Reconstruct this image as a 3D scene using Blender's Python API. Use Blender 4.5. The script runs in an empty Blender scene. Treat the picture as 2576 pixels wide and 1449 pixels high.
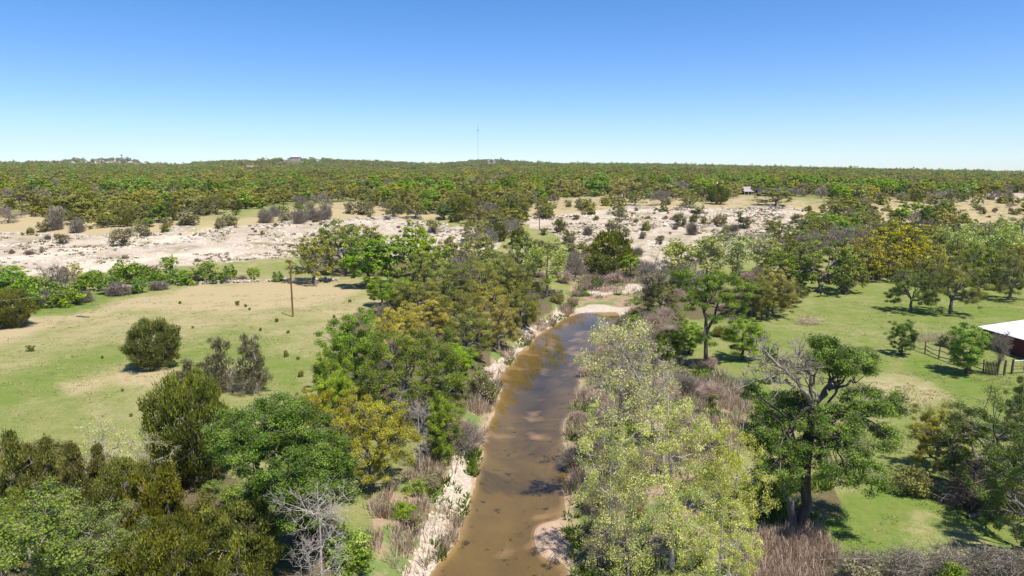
import bpy, math
import numpy as np

S = bpy.context.scene
COL = S.collection
R = np.random.default_rng(11)

# ------------------------------------------------------------------ camera, sky, sun, exposure
FPX, PW, PH = 1736.0, 2576.0, 1449.0          # photo grid used for measuring
PITCH = math.radians(9.69)
CAMH = 26.0
cp, sp = math.cos(PITCH), math.sin(PITCH)
cam_d = bpy.data.cameras.new("camera")
cam = bpy.data.objects.new("camera", cam_d)
COL.objects.link(cam)
cam.location = (0, 0, CAMH)
cam.rotation_euler = (math.radians(90) - PITCH, 0, 0)
cam_d.sensor_width = 36.0
cam_d.lens = 36.0 * FPX / PW
cam_d.clip_start = 0.5
cam_d.clip_end = 20000
S.camera = cam

SUN_EL = math.radians(66)
SUN_AZ = math.radians(136)                     # compass, clockwise from +Y: behind and to the right
world = bpy.data.worlds.new("World")
S.world = world
world.use_nodes = True
wn, wl = world.node_tree.nodes, world.node_tree.links
wn.clear()
sky = wn.new("ShaderNodeTexSky")
sky.sky_type = 'NISHITA'
sky.sun_disc = False
sky.sun_elevation = SUN_EL
sky.sun_rotation = SUN_AZ
sky.altitude = 350
sky.air_density = .7
sky.dust_density = 0.3
sky.ozone_density = 3.0
gam = wn.new("ShaderNodeGamma")
gam.inputs[1].default_value = .93
hs = wn.new("ShaderNodeHueSaturation")
hs.inputs['Hue'].default_value = .507
hs.inputs['Saturation'].default_value = 1.33
hs.inputs['Value'].default_value = 1.19
bg = wn.new("ShaderNodeBackground")
bg.inputs[1].default_value = 0.133
wo = wn.new("ShaderNodeOutputWorld")
wl.new(sky.outputs[0], hs.inputs['Color']); wl.new(hs.outputs[0], gam.inputs[0]); wl.new(gam.outputs[0], bg.inputs[0])
wl.new(bg.outputs[0], wo.inputs[0])

sun_d = bpy.data.lights.new("sun", 'SUN')
sun_d.energy = 5.0
sun_d.angle = math.radians(0.53)
sun_d.color = (1.0, 0.955, 0.88)
sun = bpy.data.objects.new("sun", sun_d)
COL.objects.link(sun)
from mathutils import Vector, Matrix
sdir = Vector((math.sin(SUN_AZ) * math.cos(SUN_EL), math.cos(SUN_AZ) * math.cos(SUN_EL), math.sin(SUN_EL)))
sun.rotation_euler = sdir.to_track_quat('Z', 'Y').to_euler()
sun.location = (60, -60, 120)

S.view_settings.view_transform = 'Standard'
S.view_settings.look = 'None'
S.view_settings.gamma = 1
S.view_settings.use_curve_mapping = False
S.view_settings.exposure = 0.42
S.render.engine = 'CYCLES'
cy = S.cycles
cy.max_bounces = 5
cy.diffuse_bounces = 2
cy.glossy_bounces = 2
cy.transmission_bounces = 3
cy.transparent_max_bounces = 6
cy.use_denoising = True
cy.denoiser = 'OPENIMAGEDENOISE'
cy.denoising_input_passes = 'RGB_ALBEDO_NORMAL'
cy.caustics_reflective = False
cy.caustics_refractive = False
S.render.use_persistent_data = False

# ------------------------------------------------------------------ helpers
def hash2(ix, iy, seed):
    h = (ix.astype(np.int64) * 374761393 + iy.astype(np.int64) * 668265263 + seed * 1442695041) & 0x7fffffff
    h = ((h ^ (h >> 13)) * 1274126177) & 0x7fffffff
    return ((h ^ (h >> 16)) & 0xffff) / 65535.0

def vnoise(x, y, scale, seed=0):
    x = np.asarray(x, float) / scale; y = np.asarray(y, float) / scale
    ix, iy = np.floor(x), np.floor(y)
    fx, fy = x - ix, y - iy
    fx = fx * fx * (3 - 2 * fx); fy = fy * fy * (3 - 2 * fy)
    a = hash2(ix, iy, seed); b = hash2(ix + 1, iy, seed); c = hash2(ix, iy + 1, seed); d = hash2(ix + 1, iy + 1, seed)
    return (a * (1 - fx) + b * fx) * (1 - fy) + (c * (1 - fx) + d * fx) * fy

def fbm(x, y, scale, seed=0, octs=3):
    s, a, t = 0, 1.0, 0
    for k in range(octs):
        s = s + a * vnoise(x, y, scale / 2 ** k, seed + 17 * k); t += a; a *= .5
    return s / t

def sstep(a, b, v):
    t = np.clip((v - a) / (b - a), 0, 1)
    return t * t * (3 - 2 * t)

def ray(px, py):
    xc, yc = (px - PW / 2) / FPX, (PH / 2 - py) / FPX
    return np.array([xc, cp + yc * sp, -sp + yc * cp])

def depth_of(p):
    return p[1] * cp + (CAMH - p[2]) * sp

def project(x, y, z):
    v = z - CAMH
    d = y * cp - v * sp
    return PW / 2 + FPX * x / d, PH / 2 - FPX * (y * sp + v * cp) / d

# creek edges measured on the water plane
WATER = -2.4
def on_plane(px, py, z):
    r = ray(px, py); t = (z - CAMH) / r[2]
    return np.array([r[0] * t, r[1] * t, z])
_L = [(850, 2100), (1000, 1600), (1080, 1449), (1165, 1350), (1193, 1250), (1215, 1130), (1242, 1050), (1250, 1000), (1262, 950), (1305, 890), (1372, 830), (1425, 800), (1452, 788)]
_Rr = [(1560, 2100), (1470, 1600), (1445, 1449), (1428, 1350), (1412, 1250), (1418, 1130), (1428, 1050), (1442, 1000), (1456, 950), (1492, 890), (1536, 830), (1556, 800), (1560, 788)]
_Lw = np.array([on_plane(a, b, WATER) for a, b in _L]); _Rw = np.array([on_plane(a, b, WATER) for a, b in _Rr])
# dry bed beyond the pool, bending right
CY = np.concatenate([_Lw[:, 1], [150, 166, 178, 190, 205]])
CL = np.concatenate([_Lw[:, 0], [14.5, 19.0, 26, 36, 48]])
CR = np.concatenate([np.interp(_Lw[:, 1], _Rw[:, 1], _Rw[:, 0]), [25, 33, 39, 46, 56]])
CEND = _Lw[-1, 1]

def creek_edges(y, x=None):
    l, r = np.interp(y, CY, CL), np.interp(y, CY, CR)
    w = 0.9 * (vnoise(y * 0 + 3, y, 5.0, 5) - .5) + 0.5 * (vnoise(y * 0 + 3, y, 1.7, 6) - .5)
    w2 = 0.9 * (vnoise(y * 0 + 9, y, 5.0, 7) - .5) + 0.5 * (vnoise(y * 0 + 9, y, 1.7, 8) - .5)
    return l + w, r + w2

AZ = [-2000, 0, 600, 1100, 1288, 1500, 1700, 2000, 2300, 2576, 4500]
FOOT = [150, 158, 163, 180, 186, 182, 174, 186, 204, 214, 230]
PLAT = [11.5, 11.5, 11.5, 12.5, 13, 13.5, 13.5, 13.5, 12.5, 11.5, 11]
AZF = [-2000, 0, 180, 440, 560, 650, 900, 1080, 1200, 1350, 1600, 1800, 2000, 2300, 2576, 4500]
ZFAR = [39, 39, 38, 32, 42, 43, 42, 36, 42, 42, 40, 34, 28, 19, 11, 9]

def Z(x, y):
    x = np.asarray(x, float); y = np.asarray(y, float)
    yy = np.maximum(y, 5.0)
    apx = PW / 2 + FPX * x / (yy * cp + 3)
    r = np.hypot(x, y)
    foot = np.interp(apx, AZ, FOOT)
    plat = np.interp(apx, AZ, PLAT)
    s = np.clip((y - foot) / 130.0, 0, 1)
    s = .5 * s + .5 * (s * s * (3 - 2 * s))
    z = plat * s
    ter = z / 1.7
    fr = ter - np.floor(ter)
    zt = 1.7 * (np.floor(ter) + sstep(.58, .86, fr) * .8 + fr * .2)
    tw = np.clip((y - foot) / 25, 0, 1) * np.clip((330 - y) / 30, 0, 1) * np.clip(fbm(x, y, 30, 91) * 2.4 - .5, 0, 1)
    z = z + (zt - z) * tw
    t = np.clip((r - 330) / (2500 - 330), 0, None)
    z = z + (np.interp(apx, AZF, ZFAR) - plat) * np.minimum(t, 1) - np.maximum(r - 2700, 0) * .03
    def hill(ap, rr, sx, sy, h):
        a = (ap - PW / 2) / FPX * cp
        cx, cyy = rr * a / math.hypot(1, a), rr / math.hypot(1, a)
        return h * np.exp(-((x - cx) / sx) ** 2 - ((y - cyy) / sy) ** 2)
    z = z + hill(265, 2650, 105, 260, 17) + hill(325, 2600, 75, 200, 9) + hill(745, 1850, 80, 260, 15) + hill(940, 2000, 130, 300, 10) + hill(620, 2100, 90, 260, 7) \
        + hill(1230, 2300, 120, 300, 12) + hill(560, 2300, 120, 300, 6)
    z = z + (fbm(x, y, 45, 3) - .5) * .9 * np.clip((r - 40) / 60, 0, 1) + (fbm(x, y, 7, 4) - .5) * .22 \
        + (fbm(x, y, 300, 9) - .5) * 9 * np.clip((r - 500) / 600, 0, 1)
    # creek
    l, rr_ = creek_edges(y)
    d = np.maximum(l - x, x - rr_)
    lev = np.interp(y, [0, CEND - 3, CEND + 5, 165, 185, 205], [WATER, WATER, WATER + .3, WATER + .8, -.8, 0])
    w = np.where(x < (l + rr_) / 2, 6.5, 8.0)
    bank = sstep(0, 1, np.clip(d / w, 0, 1)) ** .75
    k = np.clip((205 - y) / 20, 0, 1)
    half = np.maximum((rr_ - l) / 2, .5)
    ins = np.clip(-d / half, 0, 1)
    shoal = np.interp(y, [45, 70, 85, CEND - 6, CEND + 2, CEND + 4], [.42, .55, .95, .85, .1, 0])
    zin = lev - shoal * ins ** .6 + (vnoise(x, y, 3.0, 33) - .5) * .25 * np.clip(ins * 3, 0, 1)
    zc = np.where(d <= 0, zin, lev + (np.maximum(z, -.4) - lev) * bank)
    # two sand bars reaching above the water
    for bx, by, br, bh in BARS:
        zc = zc + bh * np.exp(-((x - bx) ** 2 + ((y - by) * .55) ** 2) / br ** 2)
    return np.where(d < w, z * (1 - k) + zc * k, z)

BARS = []
for px, py, br, bh in [(1378, 1352, 1.7, .40), (1480, 842, 3.0, .5)]:
    p = on_plane(px, py, WATER); BARS.append((p[0], p[1], br, bh))

_T = 30.0 * 1.013 ** np.arange(0, 415)
def at(px, py):
    r = ray(px, py)
    def hit(T):
        f = CAMH + r[2] * T - Z(r[0] * T, r[1] * T)
        k = int(np.argmax(f < 0)) if (f < 0).any() else len(T) - 1
        return T[max(k - 1, 0)], T[k]
    a, b = hit(_T)
    a, b = hit(np.linspace(a, b, 40))
    x, y = r[0] * b, r[1] * b
    return np.array([x, y, float(Z(x, y))])

def height_to(p, top):
    k = (PH / 2 - top) / FPX
    return CAMH + p[1] * (k * cp - sp) / (cp + k * sp) - p[2]

def in_poly(x, y, poly):
    inside = np.zeros(np.shape(x), bool)
    n = len(poly)
    for i in range(n):
        x0, y0 = poly[i]; x1, y1 = poly[(i + 1) % n]
        c = ((y0 > y) != (y1 > y)) & (x < (x1 - x0) * (y - y0) / (y1 - y0 + 1e-12) + x0)
        inside ^= c
    return inside

def wpoly(pts):
    return [tuple(at(a, b)[:2]) for a, b in pts]

def make_mesh(name, V, Fq, Ft=None, mats=(), smooth=False, mat_idx=None, fattr=None):
    """numpy arrays to a mesh; Fq quads (n,4), Ft triangles (m,3)"""
    me = bpy.data.meshes.new(name)
    Fq = np.zeros((0, 4), int) if Fq is None else np.asarray(Fq, int)
    Ft = np.zeros((0, 3), int) if Ft is None else np.asarray(Ft, int)
    V = np.asarray(V, np.float32)
    nq, nt = len(Fq), len(Ft)
    me.vertices.add(len(V)); me.vertices.foreach_set("co", V.ravel())
    me.loops.add(nq * 4 + nt * 3)
    me.loops.foreach_set("vertex_index", np.concatenate([Fq.ravel(), Ft.ravel()]).astype(np.int32))
    me.polygons.add(nq + nt)
    starts = np.concatenate([np.arange(nq) * 4, nq * 4 + np.arange(nt) * 3]).astype(np.int32)
    me.polygons.foreach_set("loop_start", starts)
    if smooth: me.polygons.foreach_set("use_smooth", np.ones(nq + nt, bool))
    else: me.polygons.foreach_set("use_smooth", np.zeros(nq + nt, bool))
    if mat_idx is not None: me.polygons.foreach_set("material_index", np.asarray(mat_idx, np.int32))
    me.update(calc_edges=True)
    for m in mats: me.materials.append(m)
    if fattr is not None:
        for k, v in fattr.items():
            a = me.attributes.new(k, 'FLOAT', 'FACE'); a.data.foreach_set("value", np.asarray(v, np.float32))
    return me

def link(name, data, parent=None, loc=(0, 0, 0), rot=(0, 0, 0), scale=(1, 1, 1)):
    o = bpy.data.objects.new(name, data)
    COL.objects.link(o)
    o.location = loc; o.rotation_euler = rot; o.scale = scale
    if parent is not None: o.parent = parent
    return o

def tag(o, label=None, cat=None, group=None, kind=None):
    if label: o["label"] = label
    if cat: o["category"] = cat
    if group: o["group"] = group
    if kind: o["kind"] = kind
    return o

def thing(name, label, cat, loc, rz=0, group=None):
    o = link(name, None, None, loc, (0, 0, rz))
    o.empty_display_size = .2
    return tag(o, label, cat, group)

_ONE = "first second third fourth fifth sixth seventh eighth ninth tenth eleventh twelfth thirteenth fourteenth fifteenth sixteenth seventeenth eighteenth nineteenth".split()
_TEN = {20: "twenty", 30: "thirty", 40: "forty", 50: "fifty", 60: "sixty", 70: "seventy", 80: "eighty", 90: "ninety"}
def nth(n):
    if n < 20: return _ONE[n - 1]
    t, o = n // 10 * 10, n % 10
    if t >= 100: return "hundred and " + nth(n - 100) if n > 100 else "hundredth"
    return _TEN[t][:-1] + "ieth" if o == 0 else _TEN[t] + "-" + _ONE[o - 1]

def rank_labels(objs, fmt, key):
    """alike neighbours: say which one by its place in the row"""
    by = {}
    for o, parts in objs: by.setdefault(parts, []).append(o)
    for parts, lst in by.items():
        lst.sort(key=key)
        for i, o in enumerate(lst): o["label"] = fmt(nth(i + 1), *parts)

class MB:
    """collects boxes / tubes / polygons for one mesh"""
    def __init__(s): s.v, s.q, s.t, s.n = [], [], [], 0
    def add(s, V, Q=None, T=None):
        V = np.asarray(V, float)
        s.v.append(V)
        if Q is not None and len(Q): s.q.append(np.asarray(Q, int) + s.n)
        if T is not None and len(T): s.t.append(np.asarray(T, int) + s.n)
        s.n += len(V)
    def box(s, c, size, rz=0, M=None):
        hx, hy, hz = [a / 2 for a in size]
        V = np.array([[x, y, z] for z in (-hz, hz) for y in (-hy, hy) for x in (-hx, hx)])
        if M is not None: V = V @ np.array(M).T
        if rz:
            a, b = math.cos(rz), math.sin(rz); V = V @ np.array([[a, b, 0], [-b, a, 0], [0, 0, 1]])
        s.add(V + np.array(c), [[0, 2, 3, 1], [4, 5, 7, 6], [0, 1, 5, 4], [2, 6, 7, 3], [0, 4, 6, 2], [1, 3, 7, 5]])
    def tubes(s, P, Rr, sides=5, cap=True):
        V, Q = tube_batch(P, Rr, sides); s.add(V, Q)
    def build(s, name, mat, parent=None, smooth=False, **kw):
        V = np.concatenate(s.v)
        me = make_mesh(name, V, np.concatenate(s.q) if s.q else None, np.concatenate(s.t) if s.t else None, [mat], smooth)
        return link(name, me, parent, **kw)

def tube_batch(P, Rr, sides=5):
    P = np.asarray(P, float); Rr = np.asarray(Rr, float)
    n, K, _ = P.shape
    T = np.gradient(P, axis=1)
    T /= np.linalg.norm(T, axis=2, keepdims=True) + 1e-9
    mean = P[:, -1] - P[:, 0]
    mean /= np.linalg.norm(mean, axis=1, keepdims=True) + 1e-9
    ref = np.where(np.abs(mean[:, 2:3]) > .8, np.array([[1., 0, 0]]), np.array([[0, 0, 1.]]))
    ref = np.repeat(ref[:, None], K, 1)
    U = np.cross(T, ref); U /= np.linalg.norm(U, axis=2, keepdims=True) + 1e-9
    Wv = np.cross(T, U)
    a = np.arange(sides) / sides * 2 * math.pi
    V = P[:, :, None] + Rr[:, :, None, None] * (U[:, :, None] * np.cos(a)[None, None, :, None] + Wv[:, :, None] * np.sin(a)[None, None, :, None])
    V = V.reshape(-1, 3)
    i = np.arange(n)[:, None, None] * K * sides; j = np.arange(K - 1)[None, :, None] * sides; k = np.arange(sides)[None, None, :]
    k2 = (k + 1) % sides
    Q = np.stack([i + j + k, i + j + k2, i + j + sides + k2, i + j + sides + k], -1).reshape(-1, 4)
    return V, Q

# ------------------------------------------------------------------ materials
def new_mat(name):
    m = bpy.data.materials.new(name); m.use_nodes = True
    nt = m.node_tree; nt.nodes.clear()
    out = nt.nodes.new("ShaderNodeOutputMaterial")
    return m, nt, out

class NB:
    def __init__(s, nt): s.nt = nt
    def n(s, t, **k):
        o = s.nt.nodes.new(t)
        for a, b in k.items(): setattr(o, a, b)
        return o
    def set(s, sock, v):
        if isinstance(v, bpy.types.NodeSocket): s.nt.links.new(v, sock)
        else:
            if isinstance(v, (tuple, list)) and len(v) == 3 and sock.type == 'RGBA': v = (*v, 1)
            sock.default_value = v
    def math(s, op, a, b=0.0, c=None, clamp=False):
        o = s.n("ShaderNodeMath", operation=op, use_clamp=clamp)
        s.set(o.inputs[0], a); s.set(o.inputs[1], b)
        if c is not None: s.set(o.inputs[2], c)
        return o.outputs[0]
    def mix(s, f, a, b, blend='MIX'):
        o = s.n("ShaderNodeMix", data_type='RGBA', blend_type=blend)
        s.set(o.inputs[0], f); s.set(o.inputs[6], a); s.set(o.inputs[7], b)
        return o.outputs[2]
    def noise(s, vec, scale, detail=2, rough=.5, dist=0):
        o = s.n("ShaderNodeTexNoise")
        if vec is not None: s.nt.links.new(vec, o.inputs['Vector'])
        o.inputs['Scale'].default_value = scale; o.inputs['Detail'].default_value = detail
        o.inputs['Roughness'].default_value = rough; o.inputs['Distortion'].default_value = dist
        return o.outputs['Fac']
    def voro(s, vec, scale, feature='F1'):
        o = s.n("ShaderNodeTexVoronoi", feature=feature)
        if vec is not None: s.nt.links.new(vec, o.inputs['Vector'])
        o.inputs['Scale'].default_value = scale
        return o
    def rmap(s, v, a, b, c=0.0, d=1.0):
        o = s.n("ShaderNodeMapRange", clamp=True)
        s.set(o.inputs[0], v)
        for i, x in enumerate((a, b, c, d)): o.inputs[i + 1].default_value = x
        return o.outputs[0]

GAIN = .97
def leaf_mat(name, dark, mid, light, trans=.25, hue=.012, val=.22, tcol=(1.05, 1.15, .6)):
    m, nt, out = new_mat(name); b = NB(nt)
    at_ = b.n("ShaderNodeAttribute", attribute_name="tint")
    oi = b.n("ShaderNodeObjectInfo")
    ramp = b.n("ShaderNodeValToRGB")
    e = ramp.color_ramp.elements
    e[0].position = .12; e[0].color = (*dark, 1)
    e[1].position = .9; e[1].color = (*light, 1)
    x = e.new(.5); x.color = (*mid, 1)
    b.set(ramp.inputs[0], at_.outputs['Fac'])
    hsv = b.n("ShaderNodeHueSaturation")
    rnd = oi.outputs['Random']
    b.set(hsv.inputs['Hue'], b.rmap(rnd, 0, 1, .5 - hue, .5 + hue))
    r2 = b.math('FRACT', b.math('MULTIPLY', rnd, 7.31))
    b.set(hsv.inputs['Value'], b.rmap(r2, 0, 1, 1 - val, 1 + val))
    r3 = b.math('FRACT', b.math('MULTIPLY', rnd, 13.7))
    b.set(hsv.inputs['Saturation'], b.rmap(r3, 0, 1, .9, 1.12))
    b.set(hsv.inputs['Color'], ramp.outputs[0])
    col = b.mix(1.0, b.mix(1.0, hsv.outputs[0], (GAIN, GAIN, GAIN, 1), 'MULTIPLY'), oi.outputs['Color'], 'MULTIPLY')
    d = b.n("ShaderNodeBsdfDiffuse"); b.set(d.inputs[0], col)
    t = b.n("ShaderNodeBsdfTranslucent"); b.set(t.inputs[0], b.mix(1.0, col, (*tcol, 1), 'MULTIPLY'))
    ms = b.n("ShaderNodeMixShader"); ms.inputs[0].default_value = trans
    nt.links.new(d.outputs[0], ms.inputs[1]); nt.links.new(t.outputs[0], ms.inputs[2])
    g = b.n("ShaderNodeBsdfGlossy"); g.inputs['Roughness'].default_value = .5; g.inputs[0].default_value = (1, 1, 1, 1)
    fr = b.n("ShaderNodeFresnel"); fr.inputs[0].default_value = 1.35
    ms2 = b.n("ShaderNodeMixShader")
    b.set(ms2.inputs[0], b.math('MULTIPLY', fr.outputs[0], .09))
    nt.links.new(ms.outputs[0], ms2.inputs[1]); nt.links.new(g.outputs[0], ms2.inputs[2])
    nt.links.new(ms2.outputs[0], out.inputs[0])
    return m

def rough_mat(name, c1, c2, scale=2.0, rough=.85, detail=4, stretch=(1, 1, 1), bump=0.0, island=False, tintable=True, spec=.2):
    m, nt, out = new_mat(name); b = NB(nt)
    tc = b.n("ShaderNodeTexCoord"); mp = b.n("ShaderNodeMapping")
    mp.inputs['Scale'].default_value = stretch
    nt.links.new(tc.outputs['Object'], mp.inputs[0])
    f = b.noise(mp.outputs[0], scale, detail, .65)
    f = b.rmap(f, .3, .7)
    col = b.mix(f, c1, c2)
    oi = b.n("ShaderNodeObjectInfo")
    if tintable: col = b.mix(1.0, col, oi.outputs['Color'], 'MULTIPLY')
    src = b.n("ShaderNodeNewGeometry").outputs['Random Per Island'] if island else oi.outputs['Random']
    hs = b.n("ShaderNodeHueSaturation"); b.set(hs.inputs['Color'], col)
    b.set(hs.inputs['Value'], b.rmap(src, 0, 1, .82, 1.18))
    p = b.n("ShaderNodeBsdfPrincipled")
    b.set(p.inputs['Base Color'], hs.outputs[0]); p.inputs['Roughness'].default_value = rough
    p.inputs['Specular IOR Level'].default_value = spec
    if bump:
        bp = b.n("ShaderNodeBump"); bp.inputs['Strength'].default_value = bump; bp.inputs['Distance'].default_value = .05
        b.set(bp.inputs['Height'], f); nt.links.new(bp.outputs[0], p.inputs['Normal'])
    nt.links.new(p.outputs[0], out.inputs[0])
    return m
# ------------------------------------------------------------------ ground
rr = [9.0]
while rr[-1] < 380: rr.append(rr[-1] * 1.0125)
while rr[-1] < 5200: rr.append(rr[-1] * 1.03)
rr = np.array(rr)
aa = np.concatenate([np.radians(np.arange(-75, -41, 1.2)), np.radians(np.linspace(-41, 41, 340)), np.radians(np.arange(42.2, 76, 1.2))])
nr, na = len(rr), len(aa)
GX = rr[:, None] * np.sin(aa)[None]; GY = rr[:, None] * np.cos(aa)[None]
GZ = Z(GX, GY)

P_ROCK = [
    [(-200, 603), (120, 592), (300, 597), (430, 577), (560, 572), (700, 562), (900, 553), (1060, 549), (1180, 578), (1235, 590), (1250, 618), (1150, 650), (960, 650), (760, 640), (700, 650), (560, 662), (420, 664), (300, 676), (0, 690), (-200, 700)],
    [(1275, 548), (1420, 540), (1600, 524), (1780, 526), (2000, 524), (2070, 545), (2090, 575), (2000, 600), (1960, 640), (1740, 650), (1640, 690), (1560, 660), (1440, 606), (1380, 578)],
    [(2470, 489), (2585, 486), (2600, 497), (2470, 500)],
    [(2300, 575), (2380, 560), (2400, 580), (2330, 600)],
    [(1040, 640), (1240, 596), (1260, 625), (1100, 660)],
]
P_PATH = [
    [(-150, 652), (0, 645), (160, 628), (330, 606), (470, 592), (520, 575), (560, 571), (560, 578), (500, 597), (340, 618), (170, 642), (0, 662), (-150, 672)],
    [(-100, 690), (150, 675), (330, 648), (560, 625), (620, 628), (400, 655), (200, 690), (-50, 700)],
]
P_DRY = [
    [(-100, 805), (140, 790), (330, 752), (480, 722), (640, 712), (800, 708), (950, 722), (930, 745), (800, 770), (640, 785), (470, 775), (330, 785), (200, 810), (80, 850), (-100, 905)],
    [(290, 925), (420, 920), (480, 950), (440, 975), (330, 975), (270, 955)],
    [(170, 955), (260, 945), (300, 965), (200, 985), (150, 980)],
    [(-200, 530), (130, 540), (300, 560), (560, 555), (700, 545), (760, 515), (900, 505), (1000, 530), (1200, 545), (900, 560), (560, 575), (300, 600), (-200, 605)],
    [(1290, 530), (1420, 495), (1560, 490), (1800, 490), (2000, 505), (2080, 540), (1800, 535), (1500, 545), (1290, 560)],
    [(2090, 500), (2300, 500), (2600, 495), (2600, 560), (2300, 590), (2060, 580)],
    [(2180, 960), (2330, 940), (2480, 1010), (2420, 1040), (2250, 1010)],
    [(2250, 1265), (2420, 1290), (2560, 1360), (2420, 1400), (2260, 1340)],
    [(480, 1190), (620, 1190), (640, 1225), (500, 1235)],
]
P_LUSH = [
    [(2240, 870), (2330, 890), (2420, 935), (2560, 950), (2600, 990), (2480, 1000), (2380, 960), (2270, 900)],
    [(2060, 1170), (2200, 1190), (2420, 1230), (2580, 1300), (2580, 1380), (2300, 1400), (2080, 1400), (2000, 1300)],
    [(1860, 960), (1990, 960), (2010, 1080), (1880, 1060)],
    [(-60, 735), (150, 735), (380, 715), (480, 716), (300, 755), (120, 790), (-60, 800)],
    [(80, 925), (240, 870), (300, 890), (180, 960), (40, 1040), (-100, 1080), (-100, 980)],
    [(420, 880), (640, 830), (760, 900), (720, 1000), (460, 900)],
    [(2300, 1200), (2310, 1200), (2310, 1210), (2300, 1210)],
    [(2260, 760), (2580, 780), (2580, 810), (2300, 800)],
    [(1600, 1120), (1720, 1100), (1750, 1260), (1620, 1300)],
]
P_LITTER = [
    [(950, 770), (1000, 700), (760, 690), (760, 640), (900, 640), (1100, 640), (1320, 640), (1420, 760), (1300, 880), (1230, 1000), (1150, 1080), (900, 1060), (820, 960), (880, 800)],
    [(2180, 690), (2300, 660), (2580, 650), (2580, 690), (2300, 705)],
    [(1620, 740), (1820, 720), (1930, 760), (1900, 800), (1700, 800)],
    [(-100, 1110), (300, 1150), (520, 1150), (700, 1250), (860, 1300), (900, 1500), (-100, 1600)],
    [(1850, 1230), (2080, 1200), (2120, 1300), (2050, 1330), (1900, 1330)],
]
P_PINK = [
    [(880, 1500), (900, 1300), (1040, 1190), (1140, 1060), (1180, 980), (1290, 850), (1420, 770), (1470, 700), (1600, 680), (1560, 740), (1300, 890), (1245, 1000), (1205, 1150), (1190, 1280), (1100, 1449)],
    [(1440, 1480), (1410, 1250), (1430, 1050), (1490, 860), (1600, 760), (1720, 800), (1680, 900), (1800, 930), (1890, 980), (1880, 1100), (1800, 1200), (1780, 1449)],
    [(1860, 1370), (2060, 1340), (2120, 1449), (2100, 1500), (1800, 1500)],
    [(1460, 700), (1560, 650), (1640, 670), (1640, 765), (1440, 770), (1430, 740)],
]
P_GRAVEL = [
    [(1440, 777), (1480, 768), (1590, 770), (1585, 787), (1530, 792), (1445, 787)],
    [(1455, 738), (1500, 722), (1560, 712), (1645, 712), (1620, 730), (1520, 742)],
    [(960, 1490), (1040, 1370), (1090, 1270), (1118, 1180), (1155, 1095), (1176, 1140), (1166, 1260), (1130, 1350), (1085, 1430), (1070, 1490)],
    [(1190, 1010), (1222, 930), (1285, 865), (1335, 817), (1405, 780), (1428, 795), (1362, 832), (1300, 888), (1258, 945), (1236, 1010)],
]
WP = {k: [wpoly(p) for p in v] for k, v in dict(rock=P_ROCK, path=P_PATH, dry=P_DRY, lush=P_LUSH, litter=P_LITTER, pink=P_PINK, gravel=P_GRAVEL).items()}

def mask(key, x, y, amp=4.0, seed=0):
    jx = (fbm(x, y, 9, 60 + seed) - .5) * 2 * amp; jy = (fbm(x, y, 9, 80 + seed) - .5) * 2 * amp
    out = np.zeros(np.shape(x))
    for p in WP[key]:
        out = np.maximum(out, in_poly(x + jx, y + jy, p).astype(float))
    return out

def blur(a, n=1):
    for _ in range(n):
        p = np.pad(a, 1, mode='edge')
        a = (p[:-2, 1:-1] + p[2:, 1:-1] + p[1:-1, :-2] + p[1:-1, 2:] + 2 * a) / 6
    return a

RADIUS = np.hypot(GX, GY)
mk = {}
for i, (k, amp) in enumerate(dict(rock=9, path=2.0, dry=7, lush=7, litter=4, pink=3, gravel=1.6).items()):
    mk[k] = blur(mask(k, GX, GY, amp, i), dict(rock=2, path=2, dry=7, lush=7, litter=3, pink=3, gravel=1)[k])
# far plateau: patchy floor, bare hill top on the horizon
mk['litter'] = np.maximum(mk['litter'], np.clip((RADIUS - 420) / 80, 0, 1) * .8)
hp_a = (262 - PW / 2) / FPX * cp
hx, hy = 2650 * hp_a / math.hypot(1, hp_a), 2650 / math.hypot(1, hp_a)
mk['rock'] = np.maximum(mk['rock'], np.exp(-((GX - hx - 20) / 140) ** 2 - ((GY - hy + 60) / 240) ** 2) * 1.1)
lf = np.clip((-GX - 2) / 14, 0, 1) * np.clip((172 - GY) / 10, 0, 1)
mk['dry'] = np.maximum(mk['dry'], lf * np.interp(GY, [60, 95, 120], [0, .12, .34]))
mk['lush'] = np.where(GX < -12, mk['lush'] * np.where(GY > 120, .9, .42) + .10 * np.clip((100 - GY) / 20, 0, 1) * (GX > -80), np.maximum(mk['lush'], .26 * np.clip((GX - 20) / 15, 0, 1) * np.clip((175 - GY) / 15, 0, 1)))
mk['litter'] = np.maximum(mk['litter'], .43 * np.clip((GY - 255) / 25, 0, 1) * (mk['rock'] < .3))
el, er = creek_edges(GY)
cd = np.maximum(el - GX, GX - er)
bed = np.where(GY < CEND + 3, np.clip(.5 - cd / 1.2, 0, 1), 0)
bank = np.where(GY < 200, np.clip(1 - cd / 4.5, 0, 1), 0) * np.where(GY > CEND + 2, .1, 1)

SH = GX.shape
def col4(a, b, c):
    return np.stack([a, b, c, np.ones(SH)], -1).astype(np.float32).reshape(-1)
idx = np.arange(nr * na).reshape(nr, na)
Q = np.stack([idx[:-1, :-1], idx[:-1, 1:], idx[1:, 1:], idx[1:, :-1]], -1).reshape(-1, 4)[:, ::-1]

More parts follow.
